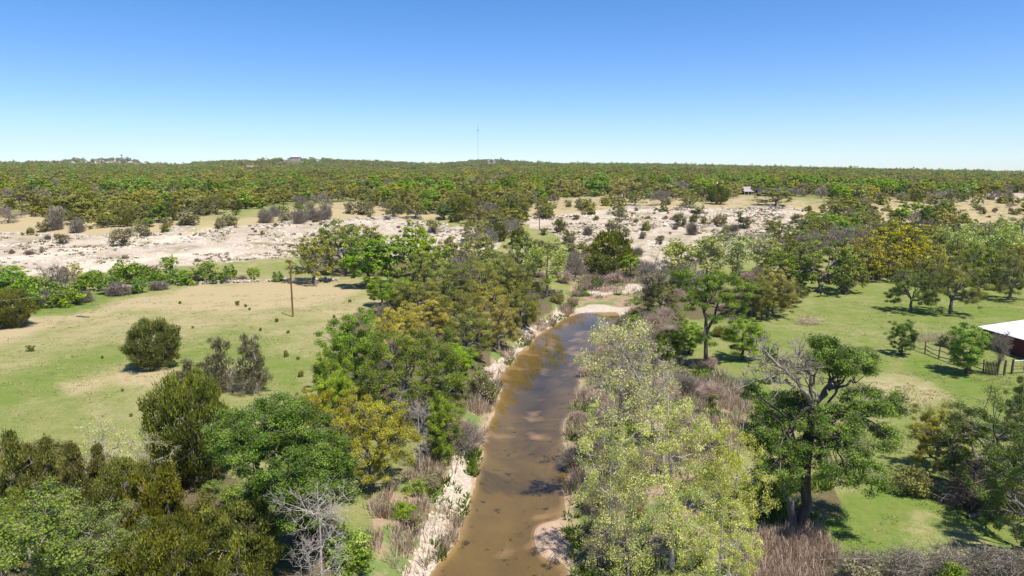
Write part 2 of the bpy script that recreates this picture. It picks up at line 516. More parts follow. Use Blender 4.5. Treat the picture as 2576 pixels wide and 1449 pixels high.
gm, nt, out = new_mat("ground"); b = NB(nt)
geo = b.n("ShaderNodeNewGeometry"); pos = geo.outputs['Position']
A1 = b.n("ShaderNodeAttribute", attribute_name="m1"); A2 = b.n("ShaderNodeAttribute", attribute_name="m2"); A3 = b.n("ShaderNodeAttribute", attribute_name="m3")
def sep(n):
    o = b.n("ShaderNodeSeparateColor"); nt.links.new(n.outputs['Color'], o.inputs[0]); return o.outputs
rock, dry, lush = sep(A1); litter, pink, gravel = sep(A2); path, bedm, bankm = sep(A3)
n_big = b.noise(pos, .045, 3, .6); n_mid = b.noise(pos, .35, 4, .65); n_fine = b.noise(pos, 2.2, 4, .7); n_tiny = b.noise(pos, 7.5, 3, .7)
n_pat = b.noise(pos, .11, 4, .6, .6)
# grass: green / olive / straw
green = b.mix(n_fine, (.118, .158, .034), (.23, .25, .07))
straw = b.mix(n_fine, (.29, .222, .108), (.50, .405, .24))
f = b.math('ADD', b.math('MULTIPLY', n_big, .5), b.math('ADD', b.math('MULTIPLY', n_mid, .45), b.math('MULTIPLY', n_tiny, .8)))
f = b.math('ADD', f, b.math('MULTIPLY', n_pat, .35))
f = b.math('ADD', f, b.math('SUBTRACT', b.math('MULTIPLY', dry, .38), b.math('MULTIPLY', lush, .35)))
f = b.rmap(f, .93, 1.33)
grass = b.mix(f, green, straw)
redsoil = b.mix(n_fine, (.30, .17, .085), (.43, .27, .15))
grass = b.mix(b.math('MULTIPLY', b.rmap(b.math('ADD', b.math('MULTIPLY', n_pat, .7), b.math('MULTIPLY', n_fine, .3)), .56, .70), b.math('MULTIPLY', dry, .6)), grass, redsoil)
lushc = b.mix(n_fine, (.06, .13, .012), (.15, .24, .04))
grass = b.mix(b.math('MULTIPLY', lush, b.rmap(b.math('ADD', n_mid, b.math('MULTIPLY', n_tiny, .3)), .75, .45)), grass, lushc)
# leaf litter under trees, toned dark so far gaps read as canopy shade
litter_shade = b.mix(n_fine, (.085, .068, .034), (.20, .155, .085))
litter_shade = b.mix(b.rmap(n_mid, .5, .62), litter_shade, (.10, .13, .035))
c = b.mix(b.rmap(b.math('ADD', litter, b.math('MULTIPLY', b.math('SUBTRACT', n_mid, .5), .9)), .42, .62), grass, litter_shade)
# dry reddish bank growth
pk = b.mix(n_tiny, (.22, .14, .085), (.46, .33, .225))
pk = b.mix(b.rmap(n_mid, .44, .55), pk, b.mix(n_tiny, (.10, .15, .035), (.22, .27, .09)))
c = b.mix(b.rmap(b.math('ADD', pink, b.math('MULTIPLY', b.math('SUBTRACT', n_mid, .5), .8)), .4, .65), c, pk)
# limestone
vo = b.voro(pos, 1.1); vo2 = b.voro(pos, 3.2)
lime = b.mix(b.rmap(vo2.outputs['Distance'], .1, .6), (.60, .515, .41), (.37, .30, .225))
lime = b.mix(b.math('MULTIPLY', n_big, .55), lime, (.60, .49, .38))
soil = b.mix(n_fine, (.27, .22, .14), (.43, .36, .26))
scrub = b.mix(n_fine, (.15, .14, .06), (.30, .25, .13))
sp_ = b.math('ADD', b.math('MULTIPLY', n_fine, .5), b.math('ADD', b.math('MULTIPLY', n_mid, .55), b.math('MULTIPLY', n_pat, .4)))
mpb = b.n("ShaderNodeMapping"); mpb.inputs['Scale'].default_value = (.028, .13, .3); nt.links.new(pos, mpb.inputs[0])
n_band = b.noise(mpb.outputs[0], 1.0, 4, .62, .4)
sp_ = b.math('ADD', sp_, b.math('MULTIPLY', b.math('SUBTRACT', n_band, .5), 1.3))
lime = b.mix(b.rmap(sp_, .66, .88), lime, soil)
lime = b.mix(b.rmap(b.math('ADD', b.math('MULTIPLY', n_tiny, .5), b.math('MULTIPLY', n_pat, .8)), .70, .82), lime, scrub)
c = b.mix(b.rmap(b.math('ADD', rock, b.math('MULTIPLY', b.math('SUBTRACT', n_mid, .5), 1.1)), .38, .58), c, lime)
pathc = b.mix(n_fine, (.56, .46, .34), (.74, .63, .49))
c = b.mix(b.math('MULTIPLY', path, b.rmap(n_mid, .75, .35)), c, pathc)
# gravel, banks
grav = b.mix(b.rmap(vo2.outputs['Distance'], .1, .55), (.64, .55, .44), (.44, .36, .275))
grav = b.mix(b.rmap(n_mid, .51, .63), grav, b.mix(n_fine, (.40, .30, .21), (.55, .45, .33)))
gf = b.math('ADD', gravel, b.math('MULTIPLY', b.math('SUBTRACT', n_fine, .5), .8))
mud = b.mix(n_fine, (.30, .21, .13), (.50, .38, .26))
c = b.mix(b.math('MULTIPLY', b.rmap(b.math('ADD', bankm, b.math('MULTIPLY', b.math('SUBTRACT', n_fine, .5), .5)), .72, .95), .85), c, mud)
c = b.mix(b.rmap(gf, .46, .68), c, grav)
# creek bed: golden silt, dark weed patches, paler sand
silt = b.mix(n_mid, (.152, .108, .044), (.265, .192, .088))
weed = b.mix(n_fine, (.085, .072, .038), (.16, .12, .06))
SEPZ_ = b.n("ShaderNodeSeparateXYZ"); nt.links.new(pos, SEPZ_.inputs[0])
silt = b.mix(b.rmap(SEPZ_.outputs[2], WATER - .95, WATER - .38), b.mix(n_mid, (.055, .045, .026), (.12, .085, .040)), silt)
silt = b.mix(b.rmap(n_pat, .54, .66), silt, weed)
silt = b.mix(b.rmap(b.noise(pos, .19, 2, .5), .60, .72), silt, (.42, .29, .18))
silt = b.mix(b.rmap(b.noise(pos, .9, 3, .6), .62, .70), silt, (.07, .055, .03))
sepz = b.n("ShaderNodeSeparateXYZ"); nt.links.new(pos, sepz.inputs[0])
drysand = b.mix(n_fine, (.40, .27, .18), (.54, .39, .27))
drysand = b.mix(b.rmap(sepz.outputs[1], CEND, CEND + 4), drysand, b.mix(n_fine, (.56, .46, .36), (.72, .62, .50)))
silt = b.mix(b.rmap(sepz.outputs[2], WATER - .12, WATER + .06), silt, drysand)
c = b.mix(b.math('MULTIPLY', bedm, b.rmap(gf, .6, .4)), c, silt)
p = b.n("ShaderNodeBsdfDiffuse"); nt.links.new(c, p.inputs[0])
bp = b.n("ShaderNodeBump"); bp.inputs['Strength'].default_value = .55; bp.inputs['Distance'].default_value = .18
b.set(bp.inputs['Height'], b.math('ADD', n_fine, b.math('MULTIPLY', n_tiny, .5)))
nt.links.new(bp.outputs[0], p.inputs['Normal'])
nt.links.new(p.outputs[0], out.inputs[0])

me = make_mesh("ground", np.stack([GX, GY, GZ], -1).reshape(-1, 3), Q, None, [gm], True)
for nme, arr in (("m1", col4(mk['rock'], mk['dry'], mk['lush'])), ("m2", col4(mk['litter'], mk['pink'], mk['gravel'])), ("m3", col4(mk['path'], bed, bank))):
    at_ = me.attributes.new(nme, 'FLOAT_COLOR', 'POINT'); at_.data.foreach_set("color", arr)
tag(link("ground", me), "rolling hill country ground of grass, litter and white limestone", kind="structure")

# ------------------------------------------------------------------ water
wm, nt, out = new_mat("creek_water"); b = NB(nt)
geo = b.n("ShaderNodeNewGeometry")
nz = b.noise(geo.outputs['Position'], 1.4, 3, .55)
bp = b.n("ShaderNodeBump"); bp.inputs['Strength'].default_value = .035; bp.inputs['Distance'].default_value = .05
b.set(bp.inputs['Height'], nz)
g = b.n("ShaderNodeBsdfGlossy"); g.inputs['Roughness'].default_value = .04
nt.links.new(bp.outputs[0], g.inputs['Normal'])
t = b.n("ShaderNodeBsdfTransparent"); t.inputs[0].default_value = (.88, .84, .70, 1)
fr = b.n("ShaderNodeFresnel"); fr.inputs[0].default_value = 1.48
ms = b.n("ShaderNodeMixShader"); nt.links.new(fr.outputs[0], ms.inputs[0])
nt.links.new(t.outputs[0], ms.inputs[1]); nt.links.new(g.outputs[0], ms.inputs[2])
nt.links.new(ms.outputs[0], out.inputs[0])
ys = np.concatenate([np.arange(12, CEND + 2.5, 1.0)])
l, r_ = creek_edges(ys)
V = []; nx = 9
for yy, a, c_ in zip(ys, l, r_):
    for k in range(nx): V.append((a - 2.0 + (c_ - a + 4.0) * k / (nx - 1), yy, WATER))
idx = np.arange(len(ys) * nx).reshape(len(ys), nx)
Qw = np.stack([idx[:-1, :-1], idx[:-1, 1:], idx[1:, 1:], idx[1:, :-1]], -1).reshape(-1, 4)
tag(link("creek_water", make_mesh("creek_water", V, Qw, None, [wm], True)), "shallow golden brown creek water", kind="structure")
# ------------------------------------------------------------------ vegetation kit
BARK = rough_mat("bark_grey", (.075, .065, .055), (.23, .205, .18), 3.0, .9, 4, (1, 1, .25))
BARK_D = rough_mat("bark_dark", (.04, .033, .028), (.12, .10, .085), 3.0, .9, 4, (1, 1, .25))
BARK_W = rough_mat("bark_pale", (.27, .225, .18), (.60, .53, .45), 2.2, .8, 4, (1, 1, .35))
TWIG = rough_mat("twig_grey", (.12, .098, .076), (.29, .245, .195), .6, .9, 2)
TWIG_P = rough_mat("twig_pink", (.34, .24, .18), (.56, .43, .34), .6, .9, 2)
L_OAK = leaf_mat("leaf_olive", (.105, .115, .018), (.248, .245, .038), (.42, .38, .085), .19, .014, .18)
L_GOLD = leaf_mat("leaf_gold", (.19, .16, .022), (.43, .375, .046), (.60, .52, .10), .19, .01, .13)
L_DARK = leaf_mat("leaf_dark_green", (.050, .088, .010), (.125, .195, .018), (.27, .345, .055), .17, .01, .16)
L_ELM = leaf_mat("leaf_bright_green", (.105, .175, .014), (.235, .355, .030), (.40, .50, .07), .23, .014, .16)
L_JUN = leaf_mat("leaf_juniper", (.066, .070, .014), (.17, .172, .028), (.36, .33, .065), .18, .012, .16)
L_PALE = leaf_mat("leaf_pale_green", (.36, .38, .065), (.66, .67, .135), (.90, .86, .28), .24, .010, .10)
L_VINE = leaf_mat("leaf_fresh_green", (.12, .175, .022), (.225, .295, .042), (.36, .41, .085), .23, .010, .10)
L_GREY = leaf_mat("leaf_grey_green", (.14, .13, .055), (.27, .245, .105), (.42, .37, .19), .22, .016, .2)
L_GREYJ = leaf_mat("leaf_juniper_grey", (.085, .085, .035), (.19, .18, .065), (.33, .29, .13), .15, .012, .14)
L_TWIG = leaf_mat("twig_haze", (.18, .14, .098), (.37, .30, .215), (.55, .465, .36), .05, .012, .18, (1, 1, 1))
L_TWIGP = leaf_mat("twig_haze_pink", (.33, .225, .155), (.60, .435, .315), (.78, .62, .47), .1, .01, .15, (1, 1, 1))

def unit(v): return v / (np.linalg.norm(v, axis=-1, keepdims=True) + 1e-9)

def kmeans(P, k, g, it=6):
    k = min(k, len(P))
    C = P[g.choice(len(P), k, replace=False)]
    for _ in range(it):
        lab = np.argmin(((P[:, None] - C[None]) ** 2).sum(-1), 1)
        for j in range(k):
            if (lab == j).any(): C[j] = P[lab == j].mean(0)
    return lab, C

def bez(p0, p1, p2, K):
    t = np.linspace(0, 1, K)[None, :, None]
    return (1 - t) ** 2 * p0[:, None] + 2 * t * (1 - t) * p1[:, None] + t * t * p2[:, None]

def leaf_batch(C, A, L, Wd, g, axis_j=.6, facing=None, fj=.42):
    """diamond leaf sprays: centres C, preferred axis A, or blades facing a preferred direction"""
    n = len(C)
    rn = unit(g.normal(0, 1, (n, 3)))
    if facing is None:
        ax = unit(A + g.normal(0, axis_j, (n, 3)))
        sd = unit(np.cross(ax, rn))
    else:
        nm = unit(facing + g.normal(0, fj, (n, 3)))
        ax = unit(np.cross(nm, rn)); sd = np.cross(nm, ax)
    s = g.uniform(.65, 1.35, (n, 1))
    hl, hw = L * s / 2, Wd * s / 2 * g.uniform(.7, 1.2, (n, 1))
    V = np.stack([C - ax * hl + sd * hw, C - ax * hl - sd * hw, C + ax * hl], 1).reshape(-1, 3)
    return V, np.arange(n)[:, None] * 3 + np.array([[0, 1, 2]])

def crown_points(n, g, H, W, z0, shape, lobes=.28, shell=.55):
    """clump centres through a crown volume; shape: dome, oval, cone, vase, round"""
    out = []
    ph = g.uniform(0, 6.28, 8)
    while len(out) < n:
        d = unit(g.normal(0, 1, (n * 2, 3)))
        r = g.uniform(shell ** 3, 1, (n * 2, 1)) ** (1 / 3)
        lob = 1 + lobes * (np.sin(3 * np.arctan2(d[:, 1], d[:, 0]) + ph[0]) * .5 + np.sin(5 * np.arctan2(d[:, 1], d[:, 0]) + 4 * d[:, 2] + ph[1]) * .35 + np.sin(6 * d[:, 2] + 2 * d[:, 0] * 3 + ph[2]) * .4)
        p = d * r * lob[:, None]
        z = p[:, 2]
        if shape == 'dome': ok = z > -.42
        elif shape == 'cone':
            ok = np.hypot(p[:, 0], p[:, 1]) < np.clip(1.05 - .8 * (z + 1) / 2, .12, 1)
        elif shape == 'multi':
            ok = np.ones(len(p), bool)
        elif shape == 'vase':
            ok = np.hypot(p[:, 0], p[:, 1]) < np.clip(.35 + .75 * (z + 1) / 2, .2, 1)
        else: ok = np.ones(len(p), bool)
        gap = np.sin(p[:, 0] * 4.3 + ph[3]) + np.sin(p[:, 1] * 4.7 + ph[4]) + np.sin(p[:, 2] * 4.1 + ph[5])
        ok &= (gap > -1.15) | (shape == 'round')
        lo, hi = (-.42, 1) if shape == 'dome' else (-1, 1)
        if shape == 'multi':
            ks = 5; sa = ph[0] + np.arange(ks) * 6.283 / ks; sr = np.where(np.arange(ks) == 0, .05, .5 + .12 * np.sin(np.arange(ks) * 2.3 + ph[2]))
            sh = np.where(np.arange(ks) == 0, 1.0, .68 + .22 * np.sin(np.arange(ks) * 1.7 + ph[1]))
            w_ = g.integers(0, ks, len(p)); zz = g.random(len(p)) ** 1.25
            rad = np.sqrt(g.uniform(.35, 1, len(p))) * (1.02 - zz) ** .8 * .52; an = g.uniform(0, 6.283, len(p))
            q = np.stack([(sr[w_] * np.cos(sa[w_]) + rad * np.cos(an)) * W / 2, (sr[w_] * np.sin(sa[w_]) + rad * np.sin(an)) * W / 2, z0 + zz * sh[w_] * (H - z0)], -1)
            out.extend(q.tolist()); continue
        q = np.stack([p[:, 0] * W / 2, p[:, 1] * W / 2, z0 + (z - lo) / (hi - lo) * (H - z0)], -1)
        out.extend(q[ok].tolist())
    P = np.array(out[:n])
    P[:, 2] = np.minimum(P[:, 2], H)
    return P

def grow(seed, clumps, trunk, r0, n_limb=6, n_sub=5, leaves=90, lsize=(.17, .11), crad=.75, flat=.6, leaf=L_OAK, bark=BARK, twig=TWIG,
         twigs=6, twig_r=.022, style='spread', axis='free', n_leader=1.0, bare=False, droop=0.0, name='tree', wig=.12, lim_r=.55):
    """branches from trunk through k-means groups out to the clumps, then sprays and leaves. -> (wood mesh, crown mesh)"""
    g = np.random.default_rng(seed)
    trunk = np.asarray(trunk, float)
    K = len(trunk)
    # smooth trunk
    tt = np.linspace(0, K - 1, 9)
    TP = np.stack([np.interp(tt, np.arange(K), trunk[:, i]) for i in range(3)], -1)
    TP[1:-1, :2] += g.normal(0, r0 * .25, (7, 2))
    TR = r0 * np.linspace(1, .62 if style == 'spread' else .18, 9); TR[0] *= 1.45
    wood = MB(); wood.tubes(TP[None], TR[None], 7)
    lab, C1 = kmeans(clumps, n_limb, g)
    top = TP[-1]; tlen = TP[:, 2].max()
    limbs, LR, subs, SR, tw, TWR = [], [], [], [], [], []
    for j in range(len(C1)):
        m = clumps[lab == j]
        if not len(m): continue
        c = C1[j]
        if style == 'spread': s0 = TP[g.integers(7, 9)]
        else:
            zz = np.clip(c[2] - .45 * np.hypot(*(c[:2] - np.array([np.interp(c[2], TP[:, 2], TP[:, 0]), np.interp(c[2], TP[:, 2], TP[:, 1])]))), tlen * .15, tlen * .97)
            s0 = np.array([np.interp(zz, TP[:, 2], TP[:, 0]), np.interp(zz, TP[:, 2], TP[:, 1]), zz])
        e = s0 + (c - s0) * .78
        mid = (s0 + e) / 2 + g.normal(0, wig, 3) * np.linalg.norm(e - s0)
        mid[2] += np.linalg.norm(e - s0) * (.10 if style == 'spread' else -.05)
        lim = bez(s0[None], mid[None], e[None], 9)[0]
        lim[1:-1] += g.normal(0, .03, (7, 3)) * np.linalg.norm(e - s0)
        limbs.append(lim)
        share = math.sqrt(len(m) / len(clumps) * n_limb)
        lr0 = r0 * (lim_r if style == 'spread' else np.interp(s0[2] / max(tlen, .1), [0, 1], [.45, .2])) * min(share, 1.3)
        LR.append(np.linspace(lr0, lr0 * .45, 9))
        lb2, C2 = kmeans(m, n_sub, g)
        for k in range(len(C2)):
            mm = m[lb2 == k]
            if not len(mm): continue
            a = lim[g.integers(4, 9)]
            e2 = a + (C2[k] - a) * .8
            md = (a + e2) / 2 + g.normal(0, .16, 3) * np.linalg.norm(e2 - a)
            sb = bez(a[None], md[None], e2[None], 6)[0]
            subs.append(sb); SR.append(np.linspace(lr0 * .45, lr0 * .2, 6))
            for q in mm:
                a2 = sb[g.integers(2, 6)]
                md2 = (a2 + q) / 2 + g.normal(0, .15, 3) * np.linalg.norm(q - a2)
                tw.append(bez(a2[None], md2[None], q[None], 4)[0]); TWR.append(np.linspace(max(lr0 * .18, twig_r * 1.3), twig_r, 4))
    wood.tubes(np.array(limbs), np.array(LR), 6)
    if len(subs): wood.tubes(np.array(subs), np.array(SR), 5)
    wood.tubes(np.array(tw), np.array(TWR), 4)
    # sprays
    n = len(clumps)
    ctr = clumps.mean(0); ctr[2] = clumps[:, 2].min()
    outd = unit(clumps - ctr)
    crown = MB(); tint = []; midx = []
    if twigs:
        st = np.repeat(clumps, twigs, 0)
        d = unit(np.repeat(outd, twigs, 0) * .6 + g.normal(0, .8, (n * twigs, 3)))
        ln = crad * g.uniform(.6, 1.35, (n * twigs, 1))
        en = st + d * ln * np.array([1, 1, flat * 1.1])
        en[:, 2] -= droop * ln[:, 0] * .6
        md = (st + en) / 2 + g.normal(0, .12, (n * twigs, 3)) * ln
        P = np.stack([st, md, en] if bare else [st, en], 1)
        rr_ = twig_r * np.array([1, .7, .35] if bare else [1, .35])
        V, Qt = tube_batch(P, np.repeat(rr_[None], len(P), 0), 3)
        wood.add(V, Qt)
        if bare:
            for lvl in range(1):
                s2 = np.repeat(en * .5 + md * .5, 3, 0)
                e3 = s2 + unit(np.repeat(d, 3, 0) + g.normal(0, .75, (len(s2), 3))) * np.repeat(ln, 3, 0) * g.uniform(.4, .9, (len(s2), 1))
                P2 = np.stack([s2, e3], 1)
                V, Qt = tube_batch(P2, np.repeat(np.array([[twig_r * .6, twig_r * .25]]), len(P2), 0), 3)
                wood.add(V, Qt)
    crown_me = None
    if leaves:
        m = n * leaves
        cl_t = np.repeat(np.clip(g.normal(.5, .24, n), 0, 1), leaves)
        C = np.repeat(clumps, leaves, 0)
        sc = np.repeat(g.uniform(.7, 1.25, (n, 1)), leaves, 0) * crad
        off = g.normal(0, .48, (m, 3)); off = off / (1 + .25 * np.linalg.norm(off, axis=1, keepdims=True))
        off = off * sc * np.array([1, 1, flat])
        pts = C + off
        pts[:, 2] -= droop * np.abs(g.normal(0, .5, m)) * crad
        o = np.repeat(outd, leaves, 0)
        if axis == 'up': A = o * .9 + np.array([0, 0, .9]); aj = .38
        elif axis == 'down': A = o * .4 + np.array([0, 0, -.8]); aj = .5
        else: A = o * .3; aj = 1.0
        fc = unit(off) * .8 + o * .35 + np.array([0, 0, .35]) if axis == 'free' else None
        V, Ql = leaf_batch(pts, A, lsize[0], lsize[1], g, aj, fc, .95 if lsize[0] < .25 else .6 if lsize[0] < .4 else .38)
        V[:, 2] = np.maximum(V[:, 2], .03)
        crown_me = make_mesh(name + "_crown", V, None, Ql, [leaf], False, None, dict(tint=np.clip(cl_t * .75 + g.uniform(-.05, .3, m), 0, 1)))
    Vw = np.concatenate(wood.v)
    wood_me = make_mesh(name + "_wood", Vw, np.concatenate(wood.q), None, [bark], True)
    if twig is not None and twig is not bark:
        wood_me.materials.append(twig)
        nq0 = sum(len(q) for q in wood.q[:1 + 1 + (1 if len(subs) else 0)])
        mi = np.zeros(len(wood_me.polygons), np.int32); mi[nq0:] = 1
        wood_me.polygons.foreach_set("material_index", mi)
    return wood_me, crown_me

PROTO = {}
def proto(kind, lod, fn):
    PROTO.setdefault((kind, lod), []).append(fn)

def build_oak(seed, leaf, lod, H=8.5, W=11.0, bare_frac=0):
    g = np.random.default_rng(seed)
    n, lv, ls, tw, crad = {0: (165, 265, (.115, .08), 7, .66), 1: (110, 60, (.28, .20), 4, .70), 2: (60, 52, (.46, .36), 0, .88)}[lod]
    cl = crown_points(n, g, H - .5, W - 1.2, H * .17, 'dome')
    lean = g.normal(0, .35, 2)
    return grow(seed + 1, cl, [(0, 0, -.3), (lean[0] * .4, lean[1] * .4, H * .12), (lean[0], lean[1], H * .24)], .36, 6, 5, lv, ls, crad, .55, leaf, BARK, TWIG, tw,
                .026 if lod == 0 else .04, name='oak', wig=.16), H, W

def build_elm(seed, leaf, lod, H=9.0, W=6.5):
    g = np.random.default_rng(seed)
    n, lv, ls, tw, crad = {0: (145, 250, (.118, .086), 5, .54), 1: (95, 58, (.27, .2), 2, .58), 2: (50, 46, (.46, .36), 0, .76)}[lod]
    cl = crown_points(n, g, H - .4, W - .9, H * .13, 'oval', .3, .4)
    return grow(seed + 1, cl, [(0, 0, -.3), (.1, .05, H * .3), (g.normal(0, .3), g.normal(0, .3), H * .75)], .24, 8, 4, lv, ls, crad, .75, leaf, BARK_D, BARK, tw, .02, 'leader', name='elm'), H, W

def build_vine(seed, lod, H=7.0, W=5.5):
    g = np.random.default_rng(seed)
    n, lv, ls, tw, crad = {0: (160, 150, (.10, .075), 9, .50), 1: (90, 26, (.34, .26), 3, .7), 2: (50, 20, (.6, .45), 0, .9)}[lod]
    cl = crown_points(n, g, H - .3, W - .7, H * .1, 'oval', .42, .25)
    return grow(seed + 1, cl, [(0, 0, -.3), (.2, .05, H * .3), (g.normal(0, .5), g.normal(0, .5), H * .7)], .13, 9, 4, lv, ls, crad, .8, L_VINE, BARK_W, TWIG, tw, .014, 'leader', name='vine'), H, W

def build_juniper(seed, lod, H=6.0, W=5.0, shape='round', z0=.15):
    g = np.random.default_rng(seed)
    n, lv, ls, tw, crad = {0: (340, 95, (.185, .066), 1, .40), 1: (140, 30, (.42, .17), 0, .48), 2: (60, 26, (.66, .34), 0, .62)}[lod]
    if shape == 'multi': n = int(n * 1.4)
    cl = crown_points(n, g, H - .25, W - .5, z0, shape, .16, .62)
    return grow(seed + 1, cl, [(0, 0, -.3), (.05, .05, H * .3), (0, 0, H * .85)], .17, 9, 4, lv, ls, crad, 1.0, L_JUN, BARK, TWIG, tw, .018, 'leader', 'up', name='juniper'), H, W

def build_junrag(seed, lod, H=6.0, W=4.2):
    g = np.random.default_rng(seed)
    cl = crown_points(90, g, H - .2, W - .4, .9, 'multi', .3, .4)
    return grow(seed + 1, cl, [(0, 0, -.3), (.25, .1, H * .3), (.1, 0, H * .9)], .15, 9, 4, 42 if lod == 0 else 20, (.24, .085) if lod == 0 else (.4, .17), .45, 1.0, L_GREYJ, BARK_W, TWIG, 9, .016, 'leader', 'up', name='ragged'), H, W

def build_pale(seed, lod, H=12.0, W=7.0, leaves=88, white=True):
    g = np.random.default_rng(seed)
    n, lv, ls, tw, crad = {0: (185, leaves, (.11, .066), 3, .50), 1: (120, 24, (.27, .17), 4, .52), 2: (60, 14, (.5, .32), 0, .9)}[lod]
    cl = crown_points(n, g, H - .3, W - .6, H * .18, 'vase' if g.random() < .4 else 'oval', .3, .3)
    lx = g.normal(0, .5)
    return grow(seed + 1, cl, [(0, 0, -.3), (lx * .3, .1, H * .35), (lx, .2, H * .93)], .19, 10, 5, lv, ls, crad, .9, L_PALE, BARK_W if white else BARK, BARK_W if white else TWIG, tw, .015, 'leader',
                'down', droop=.35, name='pale'), H, W

def build_bare(seed, lod, H=5.5, W=6.0, shape='dome', twig=TWIG, hz=L_TWIG, haze=1.0, trunk_r=.17, bark=BARK):
    g = np.random.default_rng(seed)
    n, lv, ls, tw = {0: (80, 40, (.30, .018), 7), 1: (60, 26, (.42, .035), 5), 2: (40, 26, (.75, .09), 0)}[lod]
    lv = int(lv * haze)
    cl = crown_points(n, g, H - .4, W - .8, H * .22, shape, .25, .35)
    return grow(seed + 1, cl, [(0, 0, -.2), (g.normal(0, .15), g.normal(0, .15), H * .1), (g.normal(0, .3), g.normal(0, .3), H * .22)], trunk_r, 5, 4, lv, ls, .7, .8, hz, bark, twig, tw,
                .02 if lod == 0 else .03, bare=lod < 2, axis='up', name='bare'), H, W

def build_dead(seed, lod, H=9.5, W=5.0):
    g = np.random.default_rng(seed)
    cl = crown_points(62, g, H - .4, W - .6, H * .12, 'vase', .25, .35)
    return grow(seed + 1, cl, [(0, 0, -.2), (.05, 0, H * .4), (.15, .1, H * .95)], .13, 9, 3, 0, (.3, .02), .7, 1.1, L_TWIG, BARK_W, BARK_W, 5, .015, 'leader', bare=True, name='dead'), H, W

def build_shrub(seed, leaf, lod, H=2.2, W=2.8, twig=TWIG, dens=1.0):
    g = np.random.default_rng(seed)
    n, lv, ls, tw, crad = {0: (45, 60, (.14, .09), 6, .42), 1: (34, 30, (.24, .16), 4, .45), 2: (20, 18, (.4, .28), 0, .5)}[lod]
    cl = crown_points(n, g, H - .2, W - .4, .25, 'dome', .25, .4)
    return grow(seed + 1, cl, [(0, 0, -.1), (0, 0, .1), (.03, .02, .25)], .07, 6, 3, int(lv * dens), ls, crad, .8, leaf, BARK, twig, tw, .014, name='shrub'), H, W

_cache = {}
def get(kind, lod, var):
    key = (kind, lod, var)
    if key not in _cache:
        s = abs(hash((kind, lod))) if False else sum(ord(ch) * (i + 3) for i, ch in enumerate(kind)) * 10 + lod * 3 + var * 101
        f = dict(
            oak=lambda: build_oak(s, L_OAK, lod), gold=lambda: build_oak(s, L_GOLD, lod), darkoak=lambda: build_oak(s, L_DARK, lod),
            elm=lambda: build_elm(s, L_ELM, lod), elmdark=lambda: build_elm(s, L_DARK, lod), vine=lambda: build_vine(s, lod),
            jun=lambda: build_juniper(s, lod), junm=lambda: build_juniper(s, lod, 6.5, 6.0, 'multi'), junrag=lambda: build_junrag(s, lod), juntall=lambda: build_juniper(s, lod, 7.5, 4.0, 'cone'), junthin=lambda: build_juniper(s, lod, 6.0, 3.4, 'cone', 1.2),
            pale=lambda: build_pale(s, lod), palethin=lambda: build_pale(s, lod, 9.0, 5.0, 20), palegreen=lambda: build_pale(s, lod, 10.0, 7.5, 44, False),
            bare=lambda: build_bare(s, lod), baretall=lambda: build_bare(s, lod, 7.5, 5.0, 'vase', haze=.45, trunk_r=.13), barepink=lambda: build_bare(s, lod, 5.0, 6.0, 'dome', TWIG_P, L_TWIGP),
            dead=lambda: build_dead(s, lod),
            shrub=lambda: build_shrub(s, L_GREY, lod), shrubg=lambda: build_shrub(s, L_ELM, lod), shrubo=lambda: build_shrub(s, L_OAK, lod), shrubd=lambda: build_shrub(s, L_JUN, lod),
            brush=lambda: build_bare(s, lod, 1.8, 2.8, 'dome', TWIG, L_TWIG, 2.0, .04), brushpink=lambda: build_bare(s, lod, 1.8, 2.8, 'dome', TWIG_P, L_TWIGP, 2.4, .04),
        )[kind]
        _cache[key] = f()
    return _cache[key]

NVAR = dict(oak=3, gold=2, darkoak=2, elm=3, elmdark=1, vine=2, jun=3, junm=3, junrag=2, juntall=2, junthin=2, pale=2, palethin=2, palegreen=2, bare=2, baretall=2, barepink=1, dead=1, shrub=2, shrubg=2, shrubo=1, shrubd=2, brush=2, brushpink=2)
NAME = dict(oak='live_oak', gold='live_oak', darkoak='live_oak', elm='elm_tree', elmdark='elm_tree', vine='elm_tree', jun='juniper_tree', junm='juniper_tree', junrag='juniper_tree', juntall='juniper_tree', junthin='juniper_tree',
            pale='sycamore_tree', palethin='sycamore_tree', palegreen='sycamore_tree', bare='bare_tree', baretall='bare_tree', barepink='bare_tree', dead='bare_tree',
            shrub='shrub', shrubg='green_bush', shrubo='green_bush', shrubd='shrub', brush='dry_shrub', brushpink='dry_shrub')
CAT = dict(live_oak='oak tree', elm_tree='elm tree', juniper_tree='juniper tree', sycamore_tree='sycamore tree', bare_tree='bare tree', shrub='shrub', green_bush='bush', dry_shrub='dry shrub')
COUNT = {}

def plant(kind, pos, h, w, label, group=None, tint=(1, 1, 1), lod=None, rz=None, var=None, name=None, lean=(0, 0)):
    r = math.hypot(pos[0], pos[1])
    if lod is None: lod = 0 if r < 150 else 1 if r < 290 else 2
    v = int(R.integers(0, NVAR[kind])) if var is None else var % NVAR[kind]
    if lod == 2: v %= 2
    (wood, crown), H, W = get(kind, lod, v)
    nm = name or NAME[kind]
    COUNT[nm] = COUNT.get(nm, 0) + 1
    t = thing(nm, label, CAT.get(nm, 'tree'), (pos[0], pos[1], pos[2] - .05), R.uniform(0, 6.28) if rz is None else rz, group)
    t.rotation_euler[0] = lean[0]; t.rotation_euler[1] = lean[1]
    t.scale = (w / W, w / W, h / H)
    a = link('trunk', wood, t)
    if crown is not None:
        c = link('crown', crown, t); c.color = (*tint, 1)
    return t

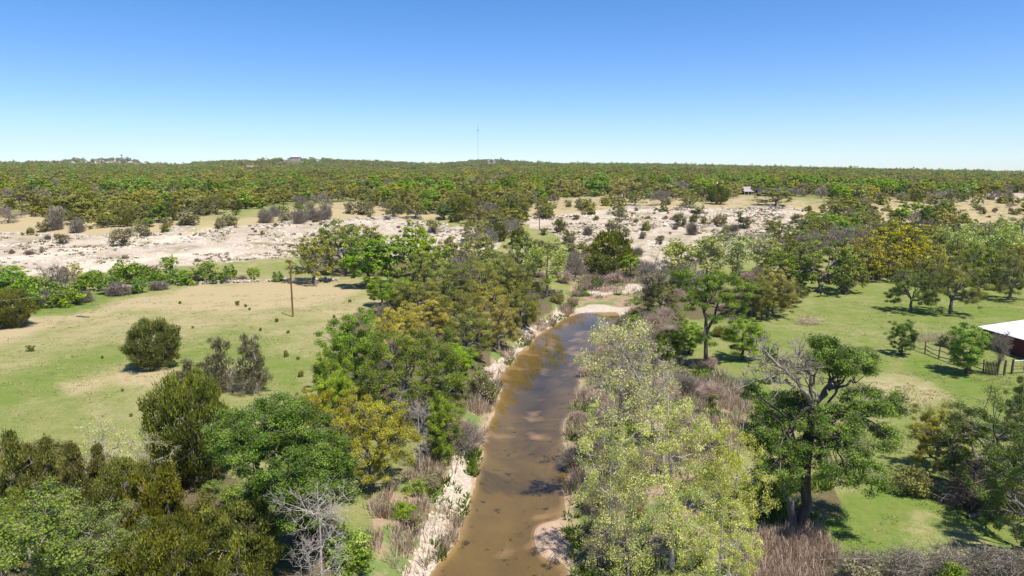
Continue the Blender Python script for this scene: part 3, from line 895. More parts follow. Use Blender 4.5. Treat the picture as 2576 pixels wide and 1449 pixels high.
def spot(kind, bx, by, top, wpx, label, group=None, tint=(1, 1, 1), **k):
    p = at(bx, by)
    h = max(height_to(p, top), .3); w = wpx * depth_of(p) / FPX
    return plant(kind, p, h, w, label, group, tint, **k)
# ------------------------------------------------------------------ far woodland: one mass beyond the trees one can tell apart
RANK = []
EXC = []                                         # (apx0, apx1, r0, r1) sectors kept free of trees (buildings, clearings)
def apx_of(x, y): return PW / 2 + FPX * x / (y * cp + 3)
EXC += [(596, 668, 1180, 1450), (715, 770, 1640, 1900), (1222, 1250, 1900, 2130), (1846, 2010, 280, 372), (1395, 1560, 305, 330), (2400, 2600, 300, 372), (1800, 1822, 395, 470)]
def excluded(x, y):
    a, r = apx_of(x, y), np.hypot(x, y)
    e = np.zeros(np.shape(x), bool)
    for a0, a1, r0, r1 in EXC: e |= (a > a0) & (a < a1) & (r > r0) & (r < r1)
    return e

# ------------------------------------------------------------------ trees and shrubs one by one
# kind, base x, base y, top y, width (photo grid), label
OLV, GLD, GRN, GRY = (1, 1, 1), (1.25, 1.1, .85), (.8, 1.05, .8), (1.05, .95, 1.0)
T_NEAR = [
    ('junm', 60, 1330, 1075, 235, 'dark juniper with a ragged top at the lower end of the left pasture'),
    ('junm', 205, 1320, 1108, 200, 'bushy dark juniper second from the left below the pasture edge'),
    ('jun', 330, 1345, 1150, 200, 'pointed brownish juniper behind the fresh green saplings'),
    ('junm', 430, 1390, 1155, 250, 'broad brown-green juniper beside the bare red soil patch'),
    ('jun', 600, 1470, 1255, 240, 'shaded juniper below the red soil with grey dead twigs'),
    ('jun', 430, 1530, 1300, 260, 'large olive juniper at the bottom left of the creek wood'),
    ('junm', 610, 1580, 1350, 240, 'juniper at the very bottom beside the dead bare sapling'),
    ('vine', 110, 1560, 1215, 330, 'fresh light green leafy tree filling the bottom left corner'),
    ('vine', 260, 1520, 1265, 230, 'light green sapling beside the corner tree, over grey twigs'),
    ('vine', 20, 1440, 1235, 150, 'light green sapling at the left edge below the dark juniper'),
    ('vine', 330, 1470, 1330, 150, 'small light green sapling over a fallen grey trunk'),
    ('palethin', 275, 1235, 1045, 150, 'thin pale-leaved sapling standing out against the left pasture'),
    ('palethin', 385, 1260, 1080, 150, 'low pale sapling beside the tall dark juniper'),
    ('jun', 490, 1215, 925, 225, 'tall dark juniper at the corner of the pasture'),
    ('dead', 815, 1560, 1195, 210, 'dead leafless sapling with pale branches on the grassy left bank'),
    ('gold', 820, 1165, 962, 170, 'golden live oak with grey twigs left of the big golden oak'),
    ('gold', 935, 1225, 972, 260, 'big golden-yellow live oak on the left bank above the dead sapling'),
    ('junrag', 548, 985, 828, 110, 'thin grey juniper left of the brush pile'),
    ('junrag', 645, 985, 822, 125, 'thin grey juniper right of the brush pile'),
    ('junrag', 478, 995, 888, 115, 'half dead low juniper at the left end of the brush pile'),
    ('jun', 388, 926, 794, 140, 'round solitary juniper standing in the open pasture'),
    ('jun', 28, 822, 722, 125, 'dark round juniper at the left edge of the dry field'),
    ('elm', 895, 985, 762, 175, 'fresh green elm with a forked dark trunk at the edge of the pasture'),
    ('elm', 838, 1040, 850, 110, 'bright green elm sapling below the forked elm'),
    ('elm', 850, 1090, 930, 130, 'bright green bush-like elm above the golden oak'),
    ('dead', 1055, 1185, 985, 85, 'leafless pinkish sapling in front of the big green oak'),
    ('dead', 1010, 1120, 970, 80, 'grey leafless tree in the shade of the big green oak'),
    ('elm', 1115, 1170, 985, 110, 'dark leafy shrub-like tree beside the left bank'),
    ('bare', 1180, 1150, 1050, 80, 'grey leafless bush leaning over the creek from the left'),
    ('shrub', 1215, 1010, 920, 80, 'grey-green shrub at the water edge below the oak wood'),
    # right bank
    ('pale', 1530, 1400, 985, 200, 'tall pale-leaved sycamore nearest the water on the right bank'),
    ('pale', 1690, 1430, 962, 265, 'tallest pale sycamore with a straight white trunk'),
    ('pale', 1830, 1450, 1030, 190, 'pale sycamore beside the dead-topped oak'),
    ('palegreen', 1570, 1580, 1230, 250, 'lowest pale green sycamore hanging over the creek at the bottom'),
    ('pale', 1800, 1580, 1240, 220, 'pale sycamore at the bottom beside the pink dry brush'),
    ('palethin', 1560, 1150, 785, 200, 'leaning open sycamore with white branches in front of the pool'),
    ('palethin', 1640, 1130, 850, 150, 'thin sycamore right of the leaning white-branched one'),
    ('elm', 1680, 915, 818, 70, 'dark narrow leafy tree left of the forked green tree'),
    ('elm', 1868, 905, 796, 125, 'bright green shrubby elm right of the forked green tree'),
    ('elm', 1735, 890, 805, 90, 'bright green low elm in front of the forked green tree'),
    ('gold', 2350, 1190, 1010, 175, 'twisted yellowish live oak with bare dark limbs by the right lawn'),
    ('darkoak', 2505, 1250, 962, 320, 'dark olive live oak at the right edge over the lawn'),
    ('darkoak', 2610, 1390, 1040, 330, 'shaded live oak reaching in from the right edge'),
    ('darkoak', 2600, 1100, 915, 150, 'dark green oak at the right edge below the corral'),
    ('shrubo', 2285, 1240, 1165, 110, 'low yellow-green bush on the lawn under the dead-topped oak'),
    ('brush', 2470, 1270, 1180, 160, 'heap of grey dead twigs under the right edge oak'),
    ('elmdark', 2268, 892, 798, 80, 'leafy reddish-green tree at the end of the corral fence'),
    ('elm', 2432, 940, 812, 130, 'bright green tree growing through the corral fence'),
    ('baretall', 2508, 945, 830, 60, 'vine-covered bare tree at the corral gate post'),
    ('shrub', 2385, 872, 835, 60, 'grey-green shrub inside the corral'),
    # oak belt on the left of the creek, from pole to pool
    ('oak', 790, 712, 585, 140, 'brownish olive live oak at the end of the stone wall'),
    ('oak', 868, 690, 545, 150, 'tall olive live oak behind the end of the stone wall'),
    ('oak', 930, 665, 560, 110, 'olive live oak leaning over the white limestone slope'),
    ('elm', 925, 722, 592, 150, 'bright green elm with visible trunk at the field corner'),
    ('elm', 985, 718, 580, 140, 'bright green elm second from the field corner'),
    ('elm', 1045, 700, 548, 115, 'tallest bright green elm in the middle of the oak belt'),
    ('elm', 1088, 715, 595, 125, 'fresh green elm right of the tallest elm'),
    ('oak', 1135, 690, 590, 110, 'brown-tinged live oak above the creek bend wood'),
    ('oak', 1205, 680, 585, 120, 'grey-olive live oak at the upper end of the creek wood'),
    ('bare', 1165, 720, 625, 90, 'grey leafless tree between olive oaks in the creek wood'),
    ('oak', 1120, 775, 655, 140, 'olive live oak in the centre of the creek wood'),
    ('oak', 1195, 790, 640, 150, 'wide olive live oak above the creek wood slope'),
    ('oak', 1265, 765, 640, 130, 'olive live oak with grey limbs facing the pool'),
    ('elm', 1012, 790, 688, 95, 'deep green elm at the right corner of the dry field'),
    ('gold', 1000, 890, 758, 150, 'golden live oak bordering the left pasture'),
    ('gold', 1085, 860, 740, 150, 'golden live oak behind the big green oak'),
    ('oak', 1175, 905, 770, 160, 'olive live oak with dense grey twigs beside the creek'),
    ('gold', 1255, 880, 735, 130, 'golden live oak above the left creek bank'),
    ('oak', 1310, 830, 700, 110, 'olive live oak over the bank grass near the pool'),
    ('bare', 1325, 800, 720, 90, 'grey leafless thicket tree above the bank'),
    ('elmdark', 1290, 815, 755, 60, 'small dark green tree at the bank edge'),
    ('palegreen', 1375, 745, 600, 130, 'light feathery green tree above the upper gravel'),
    ('oak', 1320, 700, 580, 110, 'olive live oak left of the feathery green tree'),
    ('bare', 1445, 705, 615, 75, 'grey leafless tree left of the dark juniper'),
    ('jun', 1540, 668, 576, 120, 'dark grey juniper standing on the white slope above the creek'),
    ('jun', 1515, 690, 635, 110, 'spreading dark juniper in front of the taller dark one'),
    ('elm', 1585, 700, 635, 60, 'yellow-green leafy tree right of the dark juniper'),
    ('darkoak', 1500, 730, 690, 40, 'small dark bush on the orange earth bank'),
    ('elm', 1150, 985, 860, 120, 'mid-green elm between the big green oak and the creek'),
    ('oak', 1060, 800, 690, 140, 'olive live oak above the golden pair by the pasture'),
    ('oak', 1150, 850, 720, 150, 'round olive live oak in the middle of the creek wood'),
    ('gold', 1220, 835, 700, 140, 'yellowish live oak second from the left creek bank'),
    ('elm', 960, 770, 690, 90, 'bright green elm at the dark corner under the field edge'),
    ('oak', 1080, 745, 620, 130, 'grey-olive live oak behind the bright elms'),
    ('oak', 1230, 735, 620, 130, 'olive live oak at the head of the creek wood'),
    ('oak', 1290, 760, 650, 110, 'narrow olive live oak above the pool head'),
    ('gold', 760, 1110, 985, 120, 'low golden bush-like oak by the pasture brush pile'),
    ('elm', 900, 1075, 960, 120, 'mid-green elm between golden oak and big green oak'),
    ('oak', 855, 640, 560, 110, 'grey-brown live oak standing against the limestone'),
    # right bank, upper
    ('baretall', 1640, 790, 640, 110, 'leaning dark-trunked tree with few leaves by the gravel bar'),
    ('palethin', 1700, 730, 600, 120, 'sparse pale tree in front of the limestone slope'),
    ('palethin', 1780, 720, 590, 120, 'second sparse pale tree right of the gravel bar'),
    ('palethin', 1850, 705, 585, 120, 'third sparse pale tree below the limestone slope'),
    ('bare', 1730, 735, 640, 100, 'grey twiggy tree between the sparse pale trees'),
    ('palethin', 1920, 690, 585, 100, 'sparse pale tree nearest the bright green oak'),
    ('elm', 1968, 690, 612, 95, 'bright dark-green tree at the top of the right pasture wood'),
    ('gold', 1945, 790, 665, 130, 'yellowish olive oak behind the forked green tree'),
    ('oak', 1890, 800, 690, 110, 'brown-olive oak right of the forked green tree'),
    ('oak', 1985, 770, 700, 80, 'small olive oak at the corner of the right pasture'),
    ('oak', 2065, 735, 585, 215, 'broad grey-green live oak standing over the right pasture'),
    ('gold', 2150, 700, 600, 110, 'golden live oak between the broad oak and the bare utility pole'),
    ('gold', 2245, 690, 555, 190, 'largest golden live oak behind the right utility pole'),
    ('oak', 2290, 785, 660, 125, 'olive live oak with drooping limbs alone on the right pasture'),
    ('oak', 2390, 790, 632, 160, 'tall olive live oak with a thick dark trunk on the right pasture'),
    ('gold', 2345, 720, 610, 110, 'golden-olive oak behind the thick-trunked oak'),
    ('oak', 2460, 745, 610, 130, 'olive oak at the far side of the right pasture'),
    ('oak', 2540, 755, 620, 130, 'olive oak shading the right edge of the pasture'),
    ('palegreen', 2400, 680, 560, 130, 'pale feathery tree behind the golden oaks'),
    ('palegreen', 2480, 670, 545, 140, 'tall pale feathery tree at the right'),
    ('palegreen', 2560, 665, 540, 140, 'pale feathery tree at the right edge'),
    ('bare', 2105, 640, 560, 110, 'grey leafless tree above the broad grey-green oak'),
    ('bare', 2170, 625, 555, 90, 'grey leafless tree left of the golden oak top'),
    ('vine', 2248, 572, 544, 36, 'bright yellow-green small tree above the golden oak'),
    ('oak', 1930, 800, 690, 130, 'dense grey-olive oak between the forked green tree and the pasture'),
    ('oak', 1960, 730, 625, 130, 'olive oak in front of the bright dark-green tree'),
    ('oak', 2010, 700, 600, 120, 'grey-olive oak left of the broad pasture oak'),
    ('oak', 2130, 735, 620, 120, 'low olive oak joined to the broad pasture oak'),
    ('gold', 2195, 705, 590, 130, 'golden live oak left of the largest golden one'),
    ('gold', 2300, 700, 585, 130, 'golden live oak right of the largest golden one'),
    ('oak', 2420, 715, 600, 120, 'dark olive oak in the tree line behind the drooping oak'),
    ('oak', 2500, 720, 605, 130, 'olive oak second from the right end of the tree line'),
    ('gold', 2570, 715, 600, 120, 'golden oak at the right end of the tree line'),
    ('elm', 2010, 735, 655, 80, 'dark green bushy elm at the left end of the tree line'),
    ('bare', 2030, 650, 570, 110, 'grey leafless tree above the left end of the tree line'),
    ('oak', 2330, 640, 560, 110, 'olive oak on the slope above the golden oaks'),
    ('oak', 2190, 600, 535, 90, 'olive oak on the brushy slope below the dry meadow'),
    ('oak', 1960, 610, 545, 90, 'olive oak at the right end of the limestone'),
    ('bare', 1900, 640, 575, 90, 'grey twiggy tree at the right end of the limestone'),
    ('oak', 1660, 790, 690, 100, 'grey-olive oak beside the leaning dark-trunked tree'),
    # field edge on the far left
    ('elm', 20, 722, 662, 115, 'bright green leafy tree at the left end of the stone wall hedge'),
    ('bare', 148, 738, 655, 105, 'grey twisted leafless tree with a dark trunk in the hedge'),
    ('gold', 185, 705, 655, 55, 'yellow-green small oak behind the twisted bare tree'),
    ('elm', 305, 702, 652, 42, 'slim green elm in the middle of the hedge'),
    ('elm', 428, 698, 638, 52, 'bright green elm, tallest of the hedge, nearest the limestone'),
    ('oak', 378, 700, 664, 58, 'low olive oak in the hedge left of the tallest elm'),
    ('vine', 520, 712, 650, 62, 'yellow-green bushy elm near the end of the hedge'),
    ('elm', 640, 705, 668, 40, 'small green elm by the stone wall left of the pole'),
    # plateau: conspicuous single trees
    ('elm', 1500, 492, 430, 88, 'vivid green elm standing out on the plateau'),
    ('gold', 1420, 494, 447, 92, 'golden-olive oak left of the vivid green elm'),
    ('gold', 1570, 498, 445, 95, 'golden-olive oak right of the vivid green elm'),
    ('oak', 1625, 497, 452, 70, 'olive oak second to the right of the vivid green elm'),
    ('oak', 1597, 516, 478, 55, 'flat-topped small oak on a single straight trunk above the slope'),
    ('bare', 1662, 515, 470, 80, 'grey spreading tree above the limestone edge'),
    ('oak', 1735, 522, 482, 62, 'grey-olive round tree on the dry plateau'),
    ('jun', 1805, 513, 462, 66, 'dark round tree left of the grey-roofed cabin'),
    ('elm', 1770, 497, 444, 60, 'bright green tree behind the dark round tree'),
    ('gold', 1842, 494, 455, 50, 'golden oak touching the grey-roofed cabin'),
    ('oak', 1950, 519, 468, 112, 'olive-golden oak in front of the black barn'),
    ('oak', 1557, 538, 490, 50, 'grey-olive oak on the edge of the limestone'),
    ('oak', 1565, 553, 518, 32, 'small round-headed oak on the limestone below the edge'),
    ('elm', 2110, 512, 455, 65, 'bright green tree right of the black barn'),
    ('oak', 2395, 518, 474, 58, 'dark green oak beside the bare strip at the right'),
    ('vine', 2375, 530, 500, 50, 'bright green bush below the dark green oak at the right'),
    ('bare', 20, 560, 518, 60, 'grey leafless tree with crooked trunk on the left meadow'),
    ('jun', 1165, 552, 490, 52, 'dark juniper in the gully at the centre'),
    ('bare', 1235, 560, 500, 72, 'grey leafless tree in the gully at the centre'),
    ('oak', 1370, 540, 488, 64, 'olive tree on the slope left of the distant pole'),
    ('bare', 757, 525, 485, 48, 'grey vase-shaped leafless tree in the left clearing'),
    ('bare', 812, 523, 480, 62, 'grey round leafless tree in the left clearing'),
]
TN = dict(elm=(1.1, 1.1, .8), oak=(1.0, 1.04, .92), jun=(.95, 1.04, .88), pale=(.90, .90, .86), palethin=(.66, .70, .8), palegreen=(.62, .72, .68))
for i, (k_, bx, by, tp, wd, lab) in enumerate(T_NEAR):
    tn_ = TN.get(k_, (1, 1, 1))
    if k_[:4] == 'pale' and by > 800: tn_ = (.90, .90, .84)
    if k_ == 'oak' and 640 < by < 900 and i % 3 == 0 and 'brown' not in lab: tn_ = (.82, 1.05, .75)
    if bx < 1350 and 560 < by < 1000 and k_ in ('oak', 'gold'): tn_ = tuple(q * 1.12 for q in tn_)
    o_ = spot(k_, bx, by, tp, wd, lab, None, tn_, lod=0 if by > 745 else 1)

# smaller shrubs of the limestone slope: alike ones share a label within their group
G_SLOPE = 'shrubs on the white limestone slope'
SHR = {
    'shrub': ('grey-green shrub on the white limestone slope', [(112, 582, 553, 36), (155, 612, 585, 40), (310, 618, 570, 70), (365, 593, 565, 36), (470, 564, 530, 66), (552, 573, 545, 34), (583, 567, 532, 50), (888, 538, 500, 42), (922, 540, 515, 46), (1090, 584, 548, 46),
               (1545, 587, 548, 50), (1575, 594, 570, 24), (1712, 570, 530, 32), (1810, 567, 535, 42), (1870, 574, 540, 46), (1755, 535, 512, 46), (715, 560, 540, 30), (1615, 600, 580, 22), (1700, 640, 615, 34), (1660, 615, 590, 28), (1880, 620, 590, 40), (1820, 600, 575, 36)]),
    'shrubd': ('dark green juniper shrub on the limestone slope', [(77, 591, 568, 20), (415, 584, 560, 26), (1410, 585, 545, 38), (1450, 552, 538, 22), (1428, 600, 580, 34), (1370, 590, 570, 22), (1745, 558, 535, 24), (1770, 562, 546, 20), (1670, 532, 510, 24), (1700, 552, 535, 20), (2000, 560, 535, 30), (1940, 580, 550, 36), (1600, 560, 548, 14), (1500, 552, 540, 16), (1860, 545, 530, 16)]),
    'shrubo': ('yellowish shrub on the limestone slope', [(1480, 538, 515, 42), (1625, 579, 552, 26), (1790, 615, 590, 24), (660, 590, 578, 14), (1310, 590, 565, 30)]),
    'brush': ('grey leafless bush on the limestone slope', [(140, 577, 540, 38), (195, 584, 553, 36), (670, 560, 530, 40), (690, 544, 520, 32), (755, 562, 528, 36), (787, 557, 525, 42), (820, 552, 515, 28), (1740, 590, 560, 30), (1480, 590, 570, 24), (1530, 610, 585, 34)]),
    'oak': ('small olive oak along the upper edge of the limestone', [(190, 562, 530, 62), (270, 572, 535, 62), (320, 562, 515, 80), (350, 577, 550, 50), (420, 567, 545, 40), (988, 547, 498, 66), (1045, 547, 505, 62), (1315, 557, 495, 46), (715, 513, 470, 42), (240, 553, 525, 50), (130, 545, 515, 50)]),
}
for k_, (lab, pts) in SHR.items():
    grp = G_SLOPE if k_ != 'oak' else 'small oaks along the limestone edge'
    for bx, by, tp, wd in pts: RANK.append((spot(k_, bx, by, tp, wd, lab, grp, **({} if k_ == 'oak' else dict(lod=1 if by > 540 else 2))), (lab,)))

HEDGE = [('elm', 250, 730, 690, 42), ('elm', 345, 712, 668, 52), ('elm', 450, 712, 685, 42), ('elm', 350, 737, 705, 32), ('elm', 278, 738, 698, 44), ('elm', 100, 740, 700, 60), ('elm', 60, 760, 705, 60), ('elm', 200, 745, 712, 40), ('elm', 165, 770, 735, 60), ('elm', 580, 704, 672, 24), ('elm', 395, 716, 690, 34), ('elm', 700, 708, 690, 22), ('elm', 230, 712, 690, 40)]
for k_, bx, by, tp, wd in HEDGE + [('x', 30, 735, 690, 60), ('x', 130, 745, 712, 50), ('x', 75, 780, 745, 50), ('x', 480, 715, 692, 50), ('x', 550, 712, 694, 34), ('x', 400, 720, 695, 44), ('x', 290, 715, 680, 40)]: RANK.append((spot('shrubg', bx, by, tp - 12, wd * 1.45, 'x', 'green bushes in the stone wall hedge', (.78, .82, .85)), ('fresh green bush in the hedge along the stone wall',)))
for bx, by, tp, wd in [(300, 742, 712, 50), (130, 770, 735, 60), (490, 712, 690, 42), (570, 710, 694, 28), (210, 760, 735, 40), (400, 728, 708, 40), (330, 705, 685, 36), (610, 706, 694, 20)]:
    RANK.append((spot('brush', bx, by, tp, wd * 1.2, 'x', 'grey bushes in the stone wall hedge'), ('grey twiggy bush in the hedge along the stone wall',)))

# seedlings on the open left pasture
for i, (bx, by, tp, wd) in enumerate([(720, 898, 876, 14), (725, 838, 828, 10), (75, 884, 866, 22), (452, 764, 756, 10), (598, 768, 754, 12), (618, 772, 762, 8), (628, 780, 772, 7), (655, 832, 822, 9), (880, 760, 750, 9), (697, 810, 798, 12), (757, 948, 928, 16), (485, 826, 818, 8), (258, 902, 893, 8), (1010 - 260, 905, 893, 10), (330, 1048, 1036, 9), (308, 985, 975, 8), (527, 860, 848, 12), (840, 800, 790, 9)]):
    RANK.append((spot('shrubd', bx, by, tp, wd, 'x', 'juniper seedlings in the left pasture', lod=1), ('tiny juniper seedling in the open pasture',)))
rank_labels(RANK, lambda n, s: n + ' ' + s + ', counted from the left', lambda o: apx_of(o.location[0], o.location[1]))
# ------------------------------------------------------------------ hero trees shaped from their own branches
def plane_pt(px, py, y):
    r = ray(px, py); t = y / r[1]
    return np.array([r[0] * t, y, CAMH + r[2] * t])

def blobs_to_clumps(base, blobs, g):
    out = []
    for px, py, rx, rz, yo, n in blobs:
        c = plane_pt(px, py, base[1] + yo)
        s = depth_of(c) / FPX
        d = unit(g.normal(0, 1, (n, 3))) * g.uniform(.35, 1, (n, 1)) ** .5
        out.append(c - base + d * np.array([rx * s, (rx * .8 + rz * .2) * s, rz * s]))
    C = np.concatenate(out)
    C[:, 2] = np.maximum(C[:, 2], .5)
    return C

def path_pts(base, pts):
    return np.array([plane_pt(a, b, base[1] + c) - base for a, b, c in pts])

def smooth_path(P, K=12, g=None, j=0.0):
    t = np.linspace(0, len(P) - 1, K)
    Q = np.stack([np.interp(t, np.arange(len(P)), P[:, i]) for i in range(3)], -1)
    Q[1:-1] = (Q[:-2] + 2 * Q[1:-1] + Q[2:]) / 4
    if g is not None: Q[1:-1] += g.normal(0, j, (K - 2, 3))
    return Q

def spray(wood, P, R0, g, n=14, ln=.9, r=.02, up=.25, lv2=5):
    """dead side twigs along a path"""
    k = g.integers(len(P) // 3, len(P), n)
    s = P[k]
    d = unit(g.normal(0, 1, (n, 3)) + np.array([0, 0, up * 3]) * .5 + unit(P[-1] - P[0]) * .8)
    e = s + d * ln * g.uniform(.6, 1.5, (n, 1))
    m = (s + e) / 2 + g.normal(0, .12, (n, 3)) * ln
    wood.tubes(np.stack([s, m, e], 1), np.repeat(np.array([[r * 1.8, r * 1.2, r * .7]]), n, 0), 4)
    s2 = np.repeat(m * .4 + e * .6, lv2, 0); d2 = unit(np.repeat(d, lv2, 0) + g.normal(0, .8, (n * lv2, 3)))
    e2 = s2 + d2 * ln * g.uniform(.3, .8, (n * lv2, 1))
    wood.tubes(np.stack([s2, e2], 1), np.repeat(np.array([[r * .9, r * .4]]), n * lv2, 0), 3)

# --- dead-topped live oak on the right bank
g = np.random.default_rng(5)
base = at(2005, 1335)
t = thing('live_oak', 'big live oak with bare dead limbs at its top beside the right lawn', 'oak tree', base)
blobs = [(2137, 905, 75, 42, .5, 46), (2072, 868, 34, 20, .5, 14), (2060, 905, 30, 18, 0, 8), (2195, 1005, 85, 26, .5, 30), (2255, 1030, 30, 25, .5, 9), (2090, 1060, 80, 40, -1, 34), (1990, 1045, 80, 40, 1.5, 30),
         (1930, 1090, 60, 50, .5, 34), (2080, 1150, 110, 55, -1.5, 56), (1960, 1150, 80, 50, -1, 34), (2190, 1100, 80, 40, 0, 26), (2170, 1200, 70, 40, -1, 22), (1945, 1210, 65, 45, .5, 24), (1990, 1000, 40, 30, 1.5, 10), (1885, 985, 22, 20, .5, 5), (1940, 885, 20, 14, 0, 3)]
cl = blobs_to_clumps(base, blobs, g)
tr = path_pts(base, [(2005, 1338, 0), (2018, 1270, 0), (2030, 1200, 0), (2040, 1110, 0), (2042, 1020, 0)])
wood, crown = grow(77, cl, tr, .42, 11, 5, 285, (.113, .078), .66, .6, L_DARK, BARK_D, TWIG, 7, .026, name='hero_oak', lim_r=.36)
link('trunk', wood, t); c = link('crown', crown, t); c.color = (1.02, 1.16, .8, 1)
dead_paths = [
    ([(2042, 1020, 0), (2020, 985, -.3), (1998, 950, -.5), (1965, 920, -.6), (1935, 895, -.8), (1905, 868, -1)], .17),
    ([(2000, 975, -.4), (1975, 962, -.4), (1955, 955, -.4), (1930, 950, -.6), (1880, 968, -.8)], .12),
    ([(2046, 1015, 0), (2054, 990, .3), (2043, 958, .4), (2032, 935, .4), (2031, 908, .5), (2010, 890, .5)], .13),
    ([(2032, 925, .4), (2000, 915, .3), (1970, 912, .2), (1945, 905, 0)], .07),
    ([(2050, 1010, 0), (2080, 985, .3), (2090, 955, .5), (2082, 922, .5)], .16),
    ([(2085, 978, .4), (2110, 950, .6), (2122, 930, .7)], .11),
    ([(2085, 982, .3), (2130, 968, .3), (2152, 955, .4), (2146, 938, .5)], .11),
    ([(2140, 1042, .3), (2175, 1036, .3), (2215, 1030, .4)], .10),
    ([(1998, 950, -.4), (2010, 935, -.5), (2020, 925, -.6)], .06),
    ([(2040, 1110, -.2), (2075, 1080, -.6), (2100, 1055, -.8)], .15),
    ([(2030, 1200, 0), (1990, 1130, -.8), (1975, 1095, -1), (1960, 1060, -1)], .13),
]
for i, (pp, r0) in enumerate(dead_paths):
    P = smooth_path(path_pts(base, pp), 12, g, .13)
    m = MB(); m.tubes(P[None], np.linspace(r0, r0 * .35, 12)[None], 6)
    if i in (0, 1, 2, 3, 8): spray(m, P, r0, g, 30 if i != 3 else 20, 1.05, .019)
    elif i != 9: spray(m, P, r0, g, 5, .7, .02, .25, 3)
    o = m.build('dead_limb' if i in (0, 1, 2, 3, 8) else 'limb', BARK if i in (0, 1, 2, 3, 8) else BARK_D, t, True)
    o.color = (2.0, 1.9, 1.8, 1) if i in (0, 1, 2, 3, 8) else (1, 1, 1, 1)

# --- broken stump in front of it
base = at(1995, 1345)
P = smooth_path(path_pts(base, [(1996, 1345, 0), (1993, 1310, 0), (1992, 1275, 0), (1984, 1255, 0), (1975, 1242, 0)]), 10, g, .03)
m = MB(); m.tubes(P[None], np.concatenate([np.linspace(.34, .27, 7), [.2, .12, .02]])[None], 7)
st = thing('tree_stump', 'tall broken grey stump below the dead-topped oak', 'tree stump', base)
m.build('trunk', BARK, st, True)
m = MB(); Pq = smooth_path(path_pts(base, [(1992, 1285, .2), (2000, 1268, .3), (2010, 1255, .3)]), 6)
m.tubes(Pq[None], np.linspace(.14, .04, 6)[None], 5); m.build('broken_branch', BARK, st, True)

# --- large dark green oak, lower left bank
base = at(690, 1400)
t = thing('live_oak', 'large deep green live oak on the lower left bank beside the red soil', 'oak tree', base)
blobs = [(640, 1080, 110, 60, 0, 60), (740, 1080, 100, 60, 1, 52), (800, 1130, 75, 60, 0, 40), (690, 1150, 130, 60, -2, 56), (850, 1175, 50, 50, 0, 22), (760, 1210, 100, 50, -2, 44), (580, 1130, 60, 45, 0, 22), (855, 1235, 40, 30, -1, 12), (740, 1290, 90, 45, -2, 30), (660, 1240, 50, 40, -1, 16), (700, 1030, 90, 30, 1, 24)]
cl = blobs_to_clumps(base, blobs, g)
tr = path_pts(base, [(690, 1402, 0), (672, 1330, 0), (664, 1270, 0), (670, 1200, 0)])
wood, crown = grow(91, cl, tr, .40, 10, 5, 275, (.12, .08), .68, .6, L_DARK, BARK, TWIG, 7, .026, name='bank_oak', lim_r=.4)
link('trunk', wood, t); c = link('crown', crown, t); c.color = (.92, 1.06, .8, 1)

# --- big green oak with grey twigs, middle left bank
base = at(1030, 1090)
t = thing('live_oak', 'big green live oak with many grey twigs in the middle of the left bank', 'oak tree', base)
blobs = [(1010, 870, 85, 40, 1, 34), (1080, 900, 80, 45, 1, 34), (960, 920, 60, 50, 0, 26), (1030, 950, 110, 50, -1, 50), (1120, 970, 60, 50, 0, 26), (960, 1000, 70, 50, -1, 28), (1060, 1020, 90, 40, -1, 32), (1130, 1030, 45, 40, 0, 14), (920, 960, 30, 40, 0, 9), (1100, 850, 50, 28, 2, 14)]
cl = blobs_to_clumps(base, blobs, g)
tr = path_pts(base, [(1035, 1092, 0), (1030, 1060, 0), (1040, 1020, 0), (1030, 980, 0)])
wood, crown = grow(101, cl, tr, .38, 10, 5, 320, (.108, .076), .70, .6, L_DARK, BARK, TWIG, 9, .022, name='middle_oak', lim_r=.42)
link('trunk', wood, t); c = link('crown', crown, t); c.color = (1.3, 1.2, .8, 1)

# --- tall forked bright green tree, right bank
base = at(1775, 925)
t = thing('elm_tree', 'tall bright green tree with a straight forked dark trunk on the right bank', 'elm tree', base)
blobs = [(1720, 705, 38, 24, 0, 16), (1765, 715, 50, 26, .5, 24), (1820, 705, 45, 26, .5, 22), (1860, 740, 35, 25, 0, 14), (1790, 755, 60, 28, -.8, 26), (1740, 755, 35, 30, 0, 14), (1850, 775, 30, 22, 0, 9), (1710, 690, 22, 12, 0, 5), (1880, 725, 20, 15, 0, 5), (1775, 855, 30, 20, -.5, 12), (1800, 800, 30, 18, 0, 6)]
cl = blobs_to_clumps(base, blobs, g)
tr = path_pts(base, [(1775, 927, 0), (1775, 880, 0), (1777, 840, 0), (1775, 800, 0), (1770, 770, 0)])
wood, crown = grow(111, cl, tr, .30, 9, 4, 330, (.118, .086), .70, .6, L_ELM, BARK_D, BARK, 6, .024, name='forked_elm', lim_r=.42)
link('trunk', wood, t); c = link('crown', crown, t); c.color = (.92, 1.05, .66, 1)
for pp in ([(1777, 838, 0), (1795, 800, .2), (1805, 770, .3), (1812, 740, .4)], [(1795, 800, .2), (1830, 785, .2), (1850, 775, .2)]):
    P = smooth_path(path_pts(base, pp), 10, g, .03); m = MB(); m.tubes(P[None], np.linspace(.2, .09, 10)[None], 6); m.build('limb', BARK_D, t, True)

